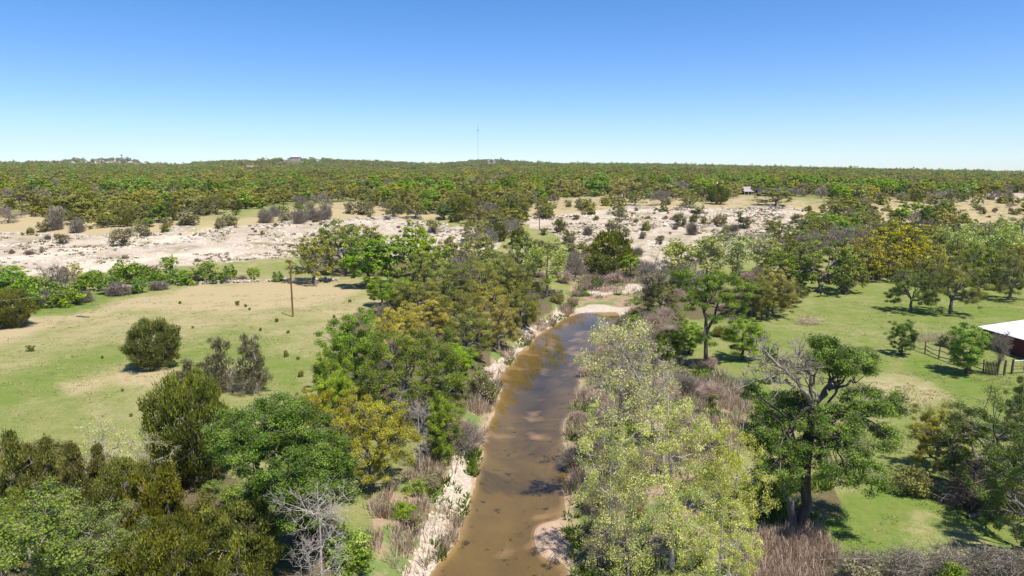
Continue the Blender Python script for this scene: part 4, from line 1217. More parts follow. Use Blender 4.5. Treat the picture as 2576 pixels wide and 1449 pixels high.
# --- leaning white-branched sycamore in front of the pool: strong pale limbs
base = at(1672, 1215)
t = thing('sycamore_tree', 'leaning pale sycamore skeleton with white forked limbs over the pool', 'sycamore tree', base)
cl = blobs_to_clumps(base, [(1540, 860, 60, 40, 0, 18), (1490, 900, 40, 40, 0, 12), (1560, 930, 55, 45, 0, 18), (1600, 840, 45, 40, 0, 14), (1640, 1000, 50, 50, 0, 14), (1520, 830, 40, 25, 0, 9)], g)
tr = path_pts(base, [(1672, 1215, 0), (1665, 1120, 0), (1640, 1060, 0), (1625, 1010, 0), (1610, 960, 0)])
wood, crown = grow(121, cl, tr, .17, 6, 4, 44, (.15, .085), .8, .8, L_PALE, BARK_W, BARK_W, 7, .016, 'leader', 'down', name='leaning', droop=.2)
link('trunk', wood, t); link('crown', crown, t)
for pp, r0 in (([(1610, 965, 0), (1590, 920, 0), (1565, 875, 0), (1545, 835, 0)], .10), ([(1632, 1030, 0), (1665, 985, 0), (1690, 930, 0)], .08), ([(1600, 940, 0), (1620, 890, 0), (1640, 840, .3)], .06), ([(1625, 1012, 0), (1590, 985, 0), (1560, 965, 0)], .06)):
    P = smooth_path(path_pts(base, pp), 10, g, .04); m = MB(); m.tubes(P[None], np.linspace(r0, r0 * .4, 10)[None], 5); spray(m, P, r0, g, 8, .7, .014); m.build('limb', BARK_W, t, True)
# ------------------------------------------------------------------ plateau trees one by one (nearest), by region
def free_of(x, y, pts, d):
    return all((x - a) ** 2 + (y - b_) ** 2 > d * d for a, b_ in pts)

placed = [tuple(o.location[:2]) for o in COL.objects if o.parent is None and o.get('category') in ('oak tree', 'elm tree', 'juniper tree', 'bare tree', 'sycamore tree')]
P_MEADOW = [wpoly(p) for p in [
    [(-200, 540), (120, 545), (160, 566), (300, 580), (430, 560), (640, 528), (730, 508), (900, 507), (960, 530), (1060, 540), (1240, 585), (1100, 640), (-200, 700)],
    [(1395, 500), (1560, 492), (1700, 500), (1900, 492), (2050, 505), (2090, 545), (1960, 640), (1400, 660), (1290, 560)],
    [(2090, 505), (2230, 500), (2330, 515), (2420, 500), (2600, 505), (2600, 545), (2420, 535), (2300, 560), (2100, 540)],
    [(2180, 478), (2330, 462), (2420, 482), (2330, 492)], [(2440, 490), (2600, 484), (2600, 505), (2440, 505)],
]]
REG = [(-900, 640, 'over the left limestone slope'), (640, 1290, 'behind the central gully'), (1290, 1900, 'behind the plateau cabins'), (1900, 3600, 'beyond the right pasture')]
CAP = dict(live_oak=262, elm_tree=280, juniper_tree=240, bare_tree=230)
WORDS = dict(oak='olive live oak', gold='golden-olive live oak', darkoak='dark green live oak', elm='bright green elm', elmdark='deep green elm', jun='dark juniper', bare='grey leafless tree', baretall='tall grey leafless tree', barepink='pinkish leafless tree', palegreen='pale feathery tree')
cand = []
gg = np.random.default_rng(21)
cell = 6.6
for iy in range(int(150 / cell), int(520 / cell)):
    y0 = iy * cell
    for ix in range(int(-y0 * .86 / cell) - 2, int(y0 * .86 / cell) + 3):
        x, y = ix * cell + gg.uniform(-2.6, 2.6), y0 + gg.uniform(-2.6, 2.6)
        cand.append((math.hypot(x, y), x, y))
cand.sort()
CX = np.array([c[1] for c in cand]); CYY = np.array([c[2] for c in cand])
CA = apx_of(CX, CYY); CZ = Z(CX, CYY)
foot = np.interp(CA, AZ, FOOT)
ok = (CYY > foot + 70) | ((CYY > foot + 12) & (CA > 1880)) | ((CYY > foot - 25) & (CA > 1980) & (fbm(CX, CYY, 30, 4) > .45)) | ((CYY > foot + 30) & (CA > 1180) & (CA < 1330))
for p in P_MEADOW: ok &= ~in_poly(CX, CYY, p)
ok &= ~excluded(CX, CYY)
dens = fbm(CX, CYY, 38, 77)
ok &= dens > np.where(CYY < 345, .40, .33)
ok &= (CA > -500) & (CA < 3080)
grid = {}
for a, b_ in placed: grid.setdefault((int(a // 8), int(b_ // 8)), []).append((a, b_))
RMAX = 0
tone = fbm(CX, CYY, 22, 123); tone2 = fbm(CX, CYY, 50, 223)
WOODS = []
n_in = 0
for i in np.nonzero(ok)[0]:
    x, y = CX[i], CYY[i]; r = math.hypot(x, y)
    inview = -60 < CA[i] < PW + 60
    if not inview: continue
    key = (int(x // 8), int(y // 8))
    near = [q for dx in (-1, 0, 1) for dy in (-1, 0, 1) for q in grid.get((key[0] + dx, key[1] + dy), [])]
    if not free_of(x, y, near, 5.2): continue
    u = gg.random(); tv = tone[i]
    if tv > .62: k_ = 'elm' if u < .5 else 'oak' if u < .8 else 'elmdark'
    elif tv < .40: k_ = 'bare' if u < .42 else 'oak' if u < .7 else 'baretall' if u < .82 else 'jun'
    else: k_ = 'oak' if u < .48 else 'gold' if u < .60 else 'elm' if u < .66 else 'jun' if u < .82 else 'elmdark' if u < .9 else 'bare'
    nm = NAME[k_]
    if COUNT.get(nm, 0) >= CAP.get(nm, 200): continue
    if n_in > 860: break
    n_in += 1
    sc = gg.uniform(.75, 1.2)
    h, w = dict(oak=(7.6, 10.5), gold=(7.4, 10.0), elm=(8.2, 7.8), elmdark=(7.6, 7.2), jun=(5.6, 5.2), bare=(5.8, 6.8), baretall=(6.6, 5.6))[k_]
    reg = next(c for a, b_, c in REG if a <= CA[i] < b_)
    tint = gg.uniform(.86, 1.14)
    WOODS.append((plant(k_, (x, y, float(CZ[i])), h * sc, w * sc * gg.uniform(.9, 1.12), WORDS[k_] + ' in the dense woodland ' + reg, WORDS[k_] + 's ' + reg, (tint, tint, tint)), ('front' if r < 262 else 'middle' if r < 310 else 'rear', WORDS[k_], reg)))
    grid.setdefault(key, []).append((x, y)); RMAX = max(RMAX, r)

rank_labels(WOODS, lambda n, row, w, reg: f'{n} {w} from the left in {row} rows {reg}', lambda o: apx_of(o.location[0], o.location[1]))
BUSH = []
# understorey along the creek and in the woods: shrubs one by one
def scatter_poly(pts, n, seed):
    p = wpoly(pts); g = np.random.default_rng(seed)
    xs = [a for a, _ in p]; ys_ = [c for _, c in p]; out = []
    while len(out) < n:
        X = g.uniform(min(xs), max(xs), n * 3); Y = g.uniform(min(ys_), max(ys_), n * 3)
        m = in_poly(X, Y, p)
        out.extend(zip(X[m], Y[m]))
    return np.array(out[:n])

GW_ = [wpoly(p) for p in P_GRAVEL]
def under(pts, n, seed, kinds, group, hw=(1.6, 2.4)):
    g = np.random.default_rng(seed)
    P = scatter_poly(pts, n, seed)
    zz = Z(P[:, 0], P[:, 1]); l, r_ = creek_edges(P[:, 1])
    for (x, y), z in zip(P, zz):
        le, re = creek_edges(np.array([y])); d = max(le[0] - x, x - re[0])
        if y < 150 and d < .4: continue
        if any(in_poly(np.array([x]), np.array([y]), gp_)[0] for gp_ in GW_): continue
        if 1846 < apx_of(x, y) < 2012 and math.hypot(x, y) > 250: continue
        k_, lab = kinds[g.integers(len(kinds))]
        s = g.uniform(.6, 1.4)
        BUSH.append((plant(k_, (x, y, z), hw[0] * s, hw[1] * s * g.uniform(.85, 1.2), lab + ' ' + group, lab.replace('bush', 'bushe') + 's ' + group, (1, 1, 1)), (lab, group)))

under([(960, 1449), (1000, 1290), (1080, 1170), (1185, 1000), (1300, 850), (1430, 765), (1440, 780), (1300, 870), (1215, 980), (1150, 1130), (1100, 1270), (1000, 1449)], 20, 1,
      [('brushpink', 'pinkish dry bush'), ('shrubg', 'fresh green bush'), ('shrub', 'grey-green bush')], 'on the left creek bank', (1.1, 1.7))
under([(1445, 1449), (1420, 1250), (1435, 1050), (1490, 870), (1590, 790), (1740, 800), (1700, 880), (1830, 920), (1890, 1000), (1830, 1100), (1770, 1449)], 96, 2,
      [('brushpink', 'pinkish dry bush'), ('brushpink', 'pinkish dry bush'), ('brush', 'grey twiggy bush'), ('shrubg', 'fresh green bush'), ('shrub', 'grey-green bush')], 'on the right creek bank', (1.6, 2.4))
under([(950, 780), (1000, 720), (1320, 660), (1420, 760), (1300, 870), (1230, 1000), (1150, 1090), (900, 1060), (840, 960)], 60, 3,
      [('brush', 'grey twiggy bush'), ('shrubo', 'olive bush'), ('shrubg', 'fresh green bush'), ('shrub', 'grey-green bush')], 'under the left bank oaks', (1.8, 2.8))
under([(0, 1150), (300, 1180), (520, 1200), (700, 1300), (860, 1330), (900, 1500), (0, 1560)], 46, 4,
      [('brush', 'grey twiggy bush'), ('shrubd', 'dark juniper bush'), ('shrubg', 'fresh green bush'), ('shrub', 'grey-green bush')], 'in the lower left thicket', (1.7, 2.4))
under([(1620, 740), (1900, 690), (1960, 780), (1900, 860), (1680, 850)], 36, 5,
      [('brushpink', 'pinkish dry bush'), ('brush', 'grey twiggy bush'), ('shrubo', 'olive bush'), ('shrub', 'grey-green bush')], 'in the wood right of the gravel bars', (1.8, 2.8))
under([(1280, 700), (1440, 600), (1640, 640), (1640, 700), (1480, 740)], 30, 6,
      [('brushpink', 'pinkish dry bush'), ('brush', 'grey twiggy bush'), ('shrub', 'grey-green bush'), ('shrubo', 'olive bush')], 'around the upper gravel bars', (2.0, 3.2))
under([(1890, 640), (2060, 590), (2330, 560), (2580, 560), (2580, 640), (2300, 640), (2060, 680), (1900, 720)], 54, 7,
      [('brush', 'grey twiggy bush'), ('brush', 'grey twiggy bush'), ('shrub', 'grey-green bush'), ('shrubo', 'olive bush'), ('shrubg', 'fresh green bush')], 'on the brushy slope above the right pasture', (2.2, 3.4))
under([(1290, 550), (1420, 540), (1640, 520), (2060, 530), (2080, 580), (1960, 640), (1660, 670), (1560, 650), (1440, 600)], 46, 8,
      [('shrubd', 'dark juniper bush'), ('brush', 'grey leafless bush'), ('shrub', 'grey-green bush')], 'scattered over the right limestone slope', (1.1, 1.7))
under([(1900, 530), (2060, 530), (2090, 575), (1960, 640), (1740, 660), (1800, 600)], 30, 18,
      [('brush', 'grey leafless bush'), ('shrub', 'grey-green bush'), ('shrubo', 'olive bush')], 'at the right end of the limestone slope', (2.2, 3.2))
under([(1240, 640), (1420, 600), (1500, 640), (1440, 690), (1280, 690)], 18, 19,
      [('brush', 'grey leafless bush'), ('shrub', 'grey-green bush'), ('shrubo', 'olive bush')], 'at the foot of the right limestone slope', (2.4, 3.4))
under([(0, 540), (560, 545), (760, 512), (1060, 545), (1180, 580), (960, 640), (560, 655), (0, 690)], 40, 9,
      [('brush', 'grey leafless bush'), ('brush', 'grey leafless bush'), ('shrub', 'grey-green bush')], 'scattered over the left limestone slope', (.9, 1.5))
under([(2090, 500), (2580, 500), (2580, 560), (2300, 570), (2090, 545)], 30, 10,
      [('brush', 'grey leafless bush'), ('shrub', 'grey-green bush'), ('shrubo', 'olive bush')], 'on the dry meadow beyond the right pasture', (1.5, 2.4))

SMALL = [('oak', 'small olive live oak'), ('oak', 'small olive live oak'), ('elm', 'small green elm'), ('bare', 'small grey leafless tree'), ('shrubo', 'large olive bush')]
under([(2090, 498), (2580, 495), (2580, 545), (2300, 555), (2090, 540)], 44, 21, SMALL, 'on the meadow beyond the right pasture', (4.2, 5.6))
under([(1395, 498), (1560, 492), (1800, 492), (2050, 505), (2050, 524), (1400, 535)], 48, 22, SMALL, 'on the plateau edge above the right limestone', (3.4, 4.6))
under([(0, 530), (560, 548), (640, 528), (960, 520), (1060, 540), (760, 552), (560, 566), (0, 585)], 40, 23, SMALL, 'on the meadow above the left limestone', (3.4, 4.8))
under([(1180, 520), (1400, 505), (1420, 540), (1290, 580), (1180, 570)], 18, 24, SMALL, 'in the central gully', (4.5, 5.6))
under([(1990, 690), (2200, 680), (2580, 690), (2580, 752), (2420, 745), (2330, 720), (2180, 715), (2060, 740), (1990, 770)], 40, 25,
      [('shrubo', 'olive bush'), ('brush', 'grey twiggy bush'), ('shrub', 'grey-green bush'), ('shrubg', 'fresh green bush')], 'under the right pasture tree line', (2.0, 3.2))
rank_labels(BUSH, lambda n, lab, grp: f'{n} {lab} {grp}, counting from nearest', lambda o: math.hypot(o.location[0], o.location[1]))

# ------------------------------------------------------------------ woodland mass to the horizon (instances, one object)
gw = np.random.default_rng(31)
pts = []
def ring(r0, r1, area, amax=.86):
    n = int(.5 * (r1 * r1 - r0 * r0) * 2 * amax / area)
    r = np.sqrt(gw.uniform(r0 * r0, r1 * r1, n)); a = gw.uniform(-amax, amax, n)
    return np.stack([r * np.sin(a), r * np.cos(a)], -1)
A_ = [ring(250, 700, 44), ring(700, 1300, 85), ring(1300, 3300, 260)]
PW_ = np.concatenate(A_)
x, y = PW_[:, 0], PW_[:, 1]; r = np.hypot(x, y); ap = apx_of(x, y)
keep = ~excluded(x, y) & (fbm(x, y, 60, 41) > np.where(r < 1000, .36, .33))
for p in P_MEADOW: keep &= ~in_poly(x, y, p)
# free of the single trees already standing
key_ok = np.ones(len(x), bool)
for i in np.nonzero(r < RMAX + 10)[0]:
    k0 = (int(x[i] // 8), int(y[i] // 8))
    if any((x[i] - a) ** 2 + (y[i] - b_) ** 2 < 30 for dx in (-1, 0, 1) for dy in (-1, 0, 1) for a, b_ in grid.get((k0[0] + dx, k0[1] + dy), [])): key_ok[i] = False
keep &= key_ok
# bare stone on the far hill top
keep &= ~((np.exp(-((x - hx - 20) / 125) ** 2 - ((y - hy + 60) / 230) ** 2) > .35) & (gw.random(len(x)) < .72))
x, y, r = x[keep], y[keep], r[keep]
z = Z(x, y)
tn = fbm(x, y, 130, 123) * .45 + fbm(x, y, 40, 124) * .35 + fbm(x, y, 14, 55) * .2
u = gw.random(len(x))
ki = np.where(tn > .57, np.where(u < .30, 2, np.where(u < .78, 0, 3)), np.where(tn < .46, np.where(u < .34, 4, np.where(u < .76, 0, 3)), np.where(u < .66, 0, np.where(u < .70, 1, np.where(u < .75, 2, np.where(u < .91, 3, 4))))))
scl = gw.uniform(.55, 1.15, len(x)) * np.interp(r, [500, 1300, 2500], [1.0, 1.35, 1.7])
wme = bpy.data.meshes.new("woodland")
wme.vertices.add(len(x)); wme.vertices.foreach_set("co", np.stack([x, y, z - .3], -1).astype(np.float32).ravel())
for nme, typ, arr in (("pick", 'INT', ki.astype(np.int32)), ("turn", 'FLOAT', gw.uniform(0, 6.28, len(x)).astype(np.float32))):
    a_ = wme.attributes.new(nme, typ, 'POINT'); a_.data.foreach_set("value", arr)
a_ = wme.attributes.new("size", 'FLOAT_VECTOR', 'POINT'); wz = scl * gw.uniform(.72, 1.05, len(x)); wx = scl * gw.uniform(.9, 1.45, len(x)); a_.data.foreach_set("vector", np.stack([wx, wx * gw.uniform(.8, 1.2, len(x)), wz], -1).astype(np.float32).ravel())
wood_o = tag(link("woodland", wme), "oak and juniper woodland reaching to the horizon", kind="stuff")
src = {}
for o in COL.objects:
    if o.parent and o.name.startswith('crown') and o.data not in src.values():
        for i, kd in enumerate(('oak', 'gold', 'elm', 'jun', 'bare')):
            for v in (0, 1):
                kk = (kd, 2, v)
                if kk in _cache and o.data == _cache[kk][0][1] and i not in src: src[i] = o
ng = bpy.data.node_groups.new("woodland_points", 'GeometryNodeTree')
ng.interface.new_socket("Geometry", in_out='INPUT', socket_type='NodeSocketGeometry')
ng.interface.new_socket("Geometry", in_out='OUTPUT', socket_type='NodeSocketGeometry')
N, L = ng.nodes, ng.links
gi, go = N.new("NodeGroupInput"), N.new("NodeGroupOutput")
def named(nm, ty):
    n = N.new("GeometryNodeInputNamedAttribute"); n.data_type = ty; n.inputs[0].default_value = nm
    return n.outputs[0]
cur = None
pick, size, turn = named("pick", 'INT'), named("size", 'FLOAT_VECTOR'), named("turn", 'FLOAT')
outj = N.new("GeometryNodeJoinGeometry")
cx = N.new("ShaderNodeCombineXYZ"); L.new(turn, cx.inputs[2])
for i in range(5):
    so = src.get(i) or src[0]
    oi = N.new("GeometryNodeObjectInfo"); oi.transform_space = 'ORIGINAL'; oi.inputs[0].default_value = so; oi.inputs[1].default_value = True
    cmpn = N.new("FunctionNodeCompare"); cmpn.data_type = 'INT'; cmpn.operation = 'EQUAL'
    L.new(pick, cmpn.inputs[2]); cmpn.inputs[3].default_value = i
    ip = N.new("GeometryNodeInstanceOnPoints")
    L.new(gi.outputs[0], ip.inputs['Points']); L.new(cmpn.outputs[0], ip.inputs['Selection']); L.new(oi.outputs['Geometry'], ip.inputs['Instance'])
    L.new(cx.outputs[0], ip.inputs['Rotation']); L.new(size, ip.inputs['Scale'])
    L.new(ip.outputs[0], outj.inputs[0])
L.new(outj.outputs[0], go.inputs[0])
md = wood_o.modifiers.new("woodland", 'NODES'); md.node_group = ng

# ------------------------------------------------------------------ loose ground stuff
def rocks_mesh(n, P, size, g, name, mat, flat=.55):
    """n irregular six-vertex stones joined into one mesh"""
    base_v = np.array([[1, .2, 0], [.35, .95, .05], [-.8, .7, 0], [-1, -.3, .05], [-.2, -1, 0], [.75, -.75, 0], [.45, .2, .9], [-.45, .25, 1.0], [-.1, -.5, .85]])
    T = np.array([[0, 1, 6], [1, 7, 6], [1, 2, 7], [2, 3, 7], [3, 8, 7], [3, 4, 8], [4, 5, 8], [5, 6, 8], [5, 0, 6], [6, 7, 8]])
    V = np.repeat(base_v[None], n, 0) * g.uniform(.6, 1.35, (n, 9, 3))
    a = g.uniform(0, 6.28, n); c, s = np.cos(a)[:, None], np.sin(a)[:, None]
    X = V[..., 0] * c - V[..., 1] * s; Y = V[..., 0] * s + V[..., 1] * c
    sx = size * g.uniform(.4, 1.6, n) ** 1.5
    V = np.stack([X * sx[:, None], Y * sx[:, None] * .8, V[..., 2] * sx[:, None] * flat - .06], -1) + P[:, None]
    F_ = (np.arange(n)[:, None, None] * 9 + T[None]).reshape(-1, 3)
    return make_mesh(name, V.reshape(-1, 3), None, F_, [mat])
LIME = rough_mat("limestone", (.44, .365, .275), (.68, .585, .46), .8, .9, 4, island=True)
LIME_G = rough_mat("limestone_grey", (.36, .31, .25), (.66, .58, .47), .8, .9, 4, island=True)
gs = np.random.default_rng(41)
rp = np.concatenate([scatter_poly(P_ROCK[0], 5600, 51), scatter_poly(P_ROCK[1], 8000, 52), scatter_poly(P_ROCK[4], 500, 53), scatter_poly(P_ROCK[3], 250, 54)])
rp = rp[fbm(rp[:, 0], rp[:, 1], 9, 71) > .5]
P3 = np.stack([rp[:, 0], rp[:, 1], Z(rp[:, 0], rp[:, 1])], -1)
tag(link("limestone_rubble", rocks_mesh(len(P3), P3, .33, gs, "limestone_rubble", LIME)), "pale limestone rubble strewn over the slope", kind="stuff")
rp = np.concatenate([scatter_poly(p, n, 60 + i) for i, (p, n) in enumerate(zip(P_GRAVEL, (240, 360, 300, 300)))])
P3 = np.stack([rp[:, 0], rp[:, 1], Z(rp[:, 0], rp[:, 1])], -1)
tag(link("bank_cobble", rocks_mesh(len(P3), P3, .13, gs, "bank_cobble", LIME)), "pale cobbles along the creek bank", kind="stuff")

def tufts(P, h, n_bl, spread, g, name, mat, w=.03, lean=.45, jit=(.6, 1.3)):
    n = len(P); m = n * n_bl
    C = np.repeat(P, n_bl, 0); a = g.uniform(0, 6.28, m); rad = spread * np.sqrt(g.random(m))
    hh = np.repeat(h * g.uniform(*jit, n), n_bl) * g.uniform(.6, 1.15, m)
    b0 = C + np.stack([np.cos(a) * rad, np.sin(a) * rad, np.full(m, -.03)], -1)
    lx = np.stack([np.cos(a), np.sin(a), np.zeros(m)], -1) * (hh * lean * g.uniform(.2, 1.3, m))[:, None]
    a2 = a + g.normal(1.57, .8, m); sd = np.stack([np.cos(a2), np.sin(a2), np.zeros(m)], -1) * (w * g.uniform(.7, 1.4, m))[:, None]
    top = b0 + lx + np.stack([np.zeros(m), np.zeros(m), hh], -1)
    V = np.stack([b0 - sd, b0 + sd, top + sd * .35, top - sd * .35], 1).reshape(-1, 3)
    return make_mesh(name, V, np.arange(m)[:, None] * 4 + np.array([[0, 1, 2, 3]]), None, [mat], False, None, dict(tint=np.clip(np.repeat(g.normal(.5, .22, n), n_bl) + g.uniform(-.2, .2, m), 0, 1)))
G_PINK = leaf_mat("dry_grass", (.26, .165, .10), (.52, .37, .255), (.76, .60, .44), .3, 0, 0, (1, 1, .9))
G_GREEN = leaf_mat("green_weed", (.05, .095, .014), (.125, .19, .036), (.27, .30, .09), .35, 0, 0)
G_GRASS = leaf_mat("pasture_grass", (.19, .22, .05), (.34, .34, .11), (.60, .50, .26), .3, 0, 0)
GRAV_W = [wpoly(p) for p in P_GRAVEL]
def on_ground(P):
    for gp_ in GRAV_W: P = P[~in_poly(P[:, 0], P[:, 1], gp_) | (R.random(len(P)) < .17)]
    l, r_ = creek_edges(P[:, 1]); d = np.maximum(l - P[:, 0], P[:, 0] - r_)
    P = P[(d > .25) | (P[:, 1] > 150)]
    return np.stack([P[:, 0], P[:, 1], Z(P[:, 0], P[:, 1])], -1)
def clumpy(P, s, th, seed): return P[fbm(P[:, 0], P[:, 1], s, seed) > th]
pk = np.concatenate([scatter_poly(p, n, 70 + i) for i, (p, n) in enumerate(zip(P_PINK, (8600, 6500, 2200, 1600)))])
tag(link("dry_grass", tufts(on_ground(clumpy(pk, 4.5, .47, 3)), 0.95, 8, .34, gs, "dry_grass", G_PINK, .03)), "pinkish dry grass along both creek banks", kind="stuff")
gp = np.concatenate([scatter_poly(p, n, 80 + i) for i, (p, n) in enumerate(zip(P_PINK + [P_LUSH[6], P_LUSH[8], P_LUSH[2], P_LITTER[4]], (7600, 4200, 700, 900, 2400, 900, 900, 600)))])
tag(link("green_weeds", tufts(on_ground(clumpy(gp, 5, .5, 9)), .42, 9, .32, gs, "green_weeds", G_GREEN, .068, .9)), "low green weeds on the creek banks", kind="stuff")
# pasture grass, denser near the camera
sc_ = np.concatenate([scatter_poly(P_ROCK[0], 2600, 96), scatter_poly(P_ROCK[1], 3600, 97)])
G_SCRUB = leaf_mat("low_scrub", (.06, .062, .022), (.145, .13, .055), (.30, .24, .13), .2, 0, 0)
tag(link("low_scrub", tufts(on_ground(clumpy(sc_, 11, .53, 15)), .42, 11, .40, gs, "low_scrub", G_SCRUB, .085, .9)), "low scrub and dry tussocks dotting the limestone slopes", kind="stuff")
def field(n, pts, seed): return scatter_poly(pts, n, seed)
fg = np.concatenate([field(7000, [(-100, 800), (500, 740), (900, 740), (800, 960), (640, 1060), (420, 1150), (-100, 1120)], 91), field(7000, [(1880, 920), (2560, 940), (2580, 1400), (2080, 1420), (1960, 1250)], 92), field(3200, [(1980, 760), (2580, 740), (2580, 1000), (1960, 920)], 93)])
tag(link("pasture_grass", tufts(on_ground(clumpy(fg, 3, .45, 5)), .13, 6, .30, gs, "pasture_grass", G_GRASS, .045, .9)), "short pasture grass on the open fields", kind="stuff")
# ------------------------------------------------------------------ limestone ledges: single slabs
def slab_mesh(seed):
    g = np.random.default_rng(seed); n = 9
    a = np.sort(g.uniform(0, 6.28, n)); rad = g.uniform(.75, 1.1, n)
    bot = np.stack([np.cos(a) * rad * 1.0, np.sin(a) * rad * .62, np.full(n, -.3)], -1)
    top = np.stack([np.cos(a) * rad * .92, np.sin(a) * rad * .56, .36 + g.normal(0, .04, n)], -1)
    V = np.concatenate([bot, top, [[0, 0, .40]]])
    i = np.arange(n); j = (i + 1) % n
    return make_mesh("limestone_slab", V, np.stack([i, j, j + n, i + n], -1), np.stack([i + n, j + n, np.full(n, 2 * n)], -1), [LIME_G])
SLABS = [slab_mesh(200 + i) for i in range(6)]
LEDGE = [
    ('on the upper left ledge', [(-10, 590), (60, 588), (140, 592), (230, 596), (300, 597)], 37), ('on the left ledge by the track', [(340, 592), (430, 580), (490, 572)], 20),
    ('in the rubble heap below the track', [(372, 625), (400, 620), (450, 612), (500, 603), (560, 590)], 37), ('on the long ledge behind the oak belt', [(690, 562), (780, 560), (900, 553), (980, 549), (1060, 546)], 49),
    ('on the ledge by the gully', [(1090, 565), (1150, 580), (1230, 592)], 17), ('on the upper right ledge', [(1560, 524), (1650, 524), (1780, 526), (1900, 524), (2000, 522)], 49), ('on the middle right ledge', [(1640, 570), (1720, 568), (1830, 572)], 20),
]
gl = np.random.default_rng(61); SL = []
for where, pts, n in LEDGE:
    W_ = np.array([at(a, c)[:2] for a, c in pts])
    t_ = np.sort(gl.uniform(0, len(W_) - 1, n))
    X = np.interp(t_, np.arange(len(W_)), W_[:, 0]) + gl.normal(0, .5, n); Y = np.interp(t_, np.arange(len(W_)), W_[:, 1]) + gl.normal(0, .8, n)
    for a, c, d_ in zip(X, Y, Z(X, Y)):
        s = gl.uniform(.55, 1.35)
        o = link("limestone_rock", SLABS[gl.integers(6)], None, (a, c, d_ + .05), (gl.normal(0, .08), gl.normal(0, .08), gl.normal(0, .5)), (s * 1.5, s * 1.1, s * gl.uniform(.9, 1.6)))
        tag(o, "x", "rock", "limestone slabs " + where); SL.append((o, (where,)))

rank_labels(SL, lambda n, w: f'{n} pale limestone slab from the left {w}', lambda o: apx_of(o.location[0], o.location[1]))

# ------------------------------------------------------------------ dry stone wall along the far field edge
STONES = []
for i in range(6):
    g = np.random.default_rng(300 + i)
    m = MB(); m.box((0, 0, 0), (1, .8, .7)); V = np.concatenate(m.v) * g.uniform(.8, 1.15, (8, 3)); me_ = make_mesh("stone", V, m.q[0], None, [LIME_G]); STONES.append(me_)
wall = thing("stone_wall", "low tumbled dry stone wall along the far edge of the dry field", "stone wall", at(640, 709)); wall["kind"] = "thing"
wb = np.array(wall.location)
WPTS = np.array([at(a, c)[:2] for a, c in [(478, 716), (540, 713), (600, 711), (660, 709), (720, 706), (780, 705), (850, 708)]])
for i in range(230):
    q = gl.uniform(0, len(WPTS) - 1)
    cx_, cy_ = [np.interp(q, np.arange(len(WPTS)), WPTS[:, k]) for k in (0, 1)]
    lev = int(gl.integers(0, 2 if vnoise(np.array([q]), np.array([0.]), .7, 3)[0] < .4 else 3))
    cy_ += gl.normal(0, .28 / (1 + .5 * lev)); cx_ += gl.normal(0, .2)
    zz = float(Z(cx_, cy_)) + .12 + lev * .27
    s = gl.uniform(.38, .62)
    link("stone", STONES[gl.integers(6)], wall, (cx_ - wb[0], cy_ - wb[1], zz - wb[2]), (gl.normal(0, .2), gl.normal(0, .2), gl.uniform(0, 6.28)), (s * 1.2, s, s))

# ------------------------------------------------------------------ utility poles
POLE = rough_mat("pole_wood", (.13, .058, .026), (.27, .125, .055), 2.5, .8, 4, (1, 1, .08))
METAL = rough_mat("galvanised", (.35, .36, .37), (.55, .56, .57), 3, .5)
INSUL = rough_mat("insulator", (.60, .58, .54), (.75, .73, .7), 3, .35)
def pole(bx, by, top, label, r=.17):
    p = at(bx, by); h = height_to(p, top)
    t = thing("utility_pole", label, "utility pole", p, 0, "wooden utility poles")
    m = MB(); m.tubes(np.array([[(0, 0, -.4), (0, 0, h * .33), (0, 0, h * .66), (0, 0, h)]]), np.array([[r, r * .92, r * .82, r * .72]]), 10)
    m.add([(0, 0, h + .02)] + [(math.cos(k * .628) * r * .72, math.sin(k * .628) * r * .72, h) for k in range(10)], None, [[0, 1 + k, 1 + (k + 1) % 10] for k in range(10)])
    m.build("pole", POLE, t, False)
    m = MB(); m.tubes(np.array([[(0, 0, h), (0, 0, h + .09), (0, 0, h + .18), (0, 0, h + .28)]]), np.array([[.05, .10, .06, .09]]), 8); m.build("insulator", INSUL, t, True)
    m = MB(); m.tubes(np.array([[(0, 0, h - 1.3), (0, 0, h - 1.15)]]), np.array([[r * .8, r * .8]]), 10); m.tubes(np.array([[(0, -.1, h - 1.22), (.25, -.2, h - 1.2)]]), np.array([[.03, .03]]), 6); m.build("clamp", METAL, t, False)
    return p, h
P1 = pole(737, 797, 655, "reddish brown bare wooden pole standing in the dry left field")
P2 = pole(1357, 580, 520, "dark wooden pole on the slope between the two limestone faces")
P3_ = pole(1548, 497, 458, "far wooden pole beside the vivid green elm on the plateau")
P4 = pole(2233, 705, 612, "dark wooden pole in front of the golden oak at the right")
# overhead line: pole to pole and out past the left edge
WIRE = rough_mat("line_wire", (.30, .29, .28), (.45, .44, .42), 1, .5)
def wire(a, b_, label, sag=.9):
    t_ = np.linspace(0, 1, 18)[:, None]
    P = a + (b_ - a) * t_; P[:, 2] -= sag * 4 * (t_ * (1 - t_))[:, 0]
    m = MB(); m.tubes(P[None], np.full((1, 18), .011), 4)
    tag(m.build("power_line", WIRE, None), label, "power line")
tip = lambda ph: np.array(ph[0]) + np.array([0, 0, ph[1] + .2])
wire(tip(P1), tip(P2), "thin overhead wire from the dry field pole to the slope pole", 1.6)
wire(tip(P2), tip(P3_), "thin overhead wire from the slope pole up to the plateau pole", 1.6)
LP_ = np.array([-95.0, 92.0, 6.4])
wire(tip(P1), LP_, "thin overhead wire from the dry field pole past the left edge juniper", 1.2)

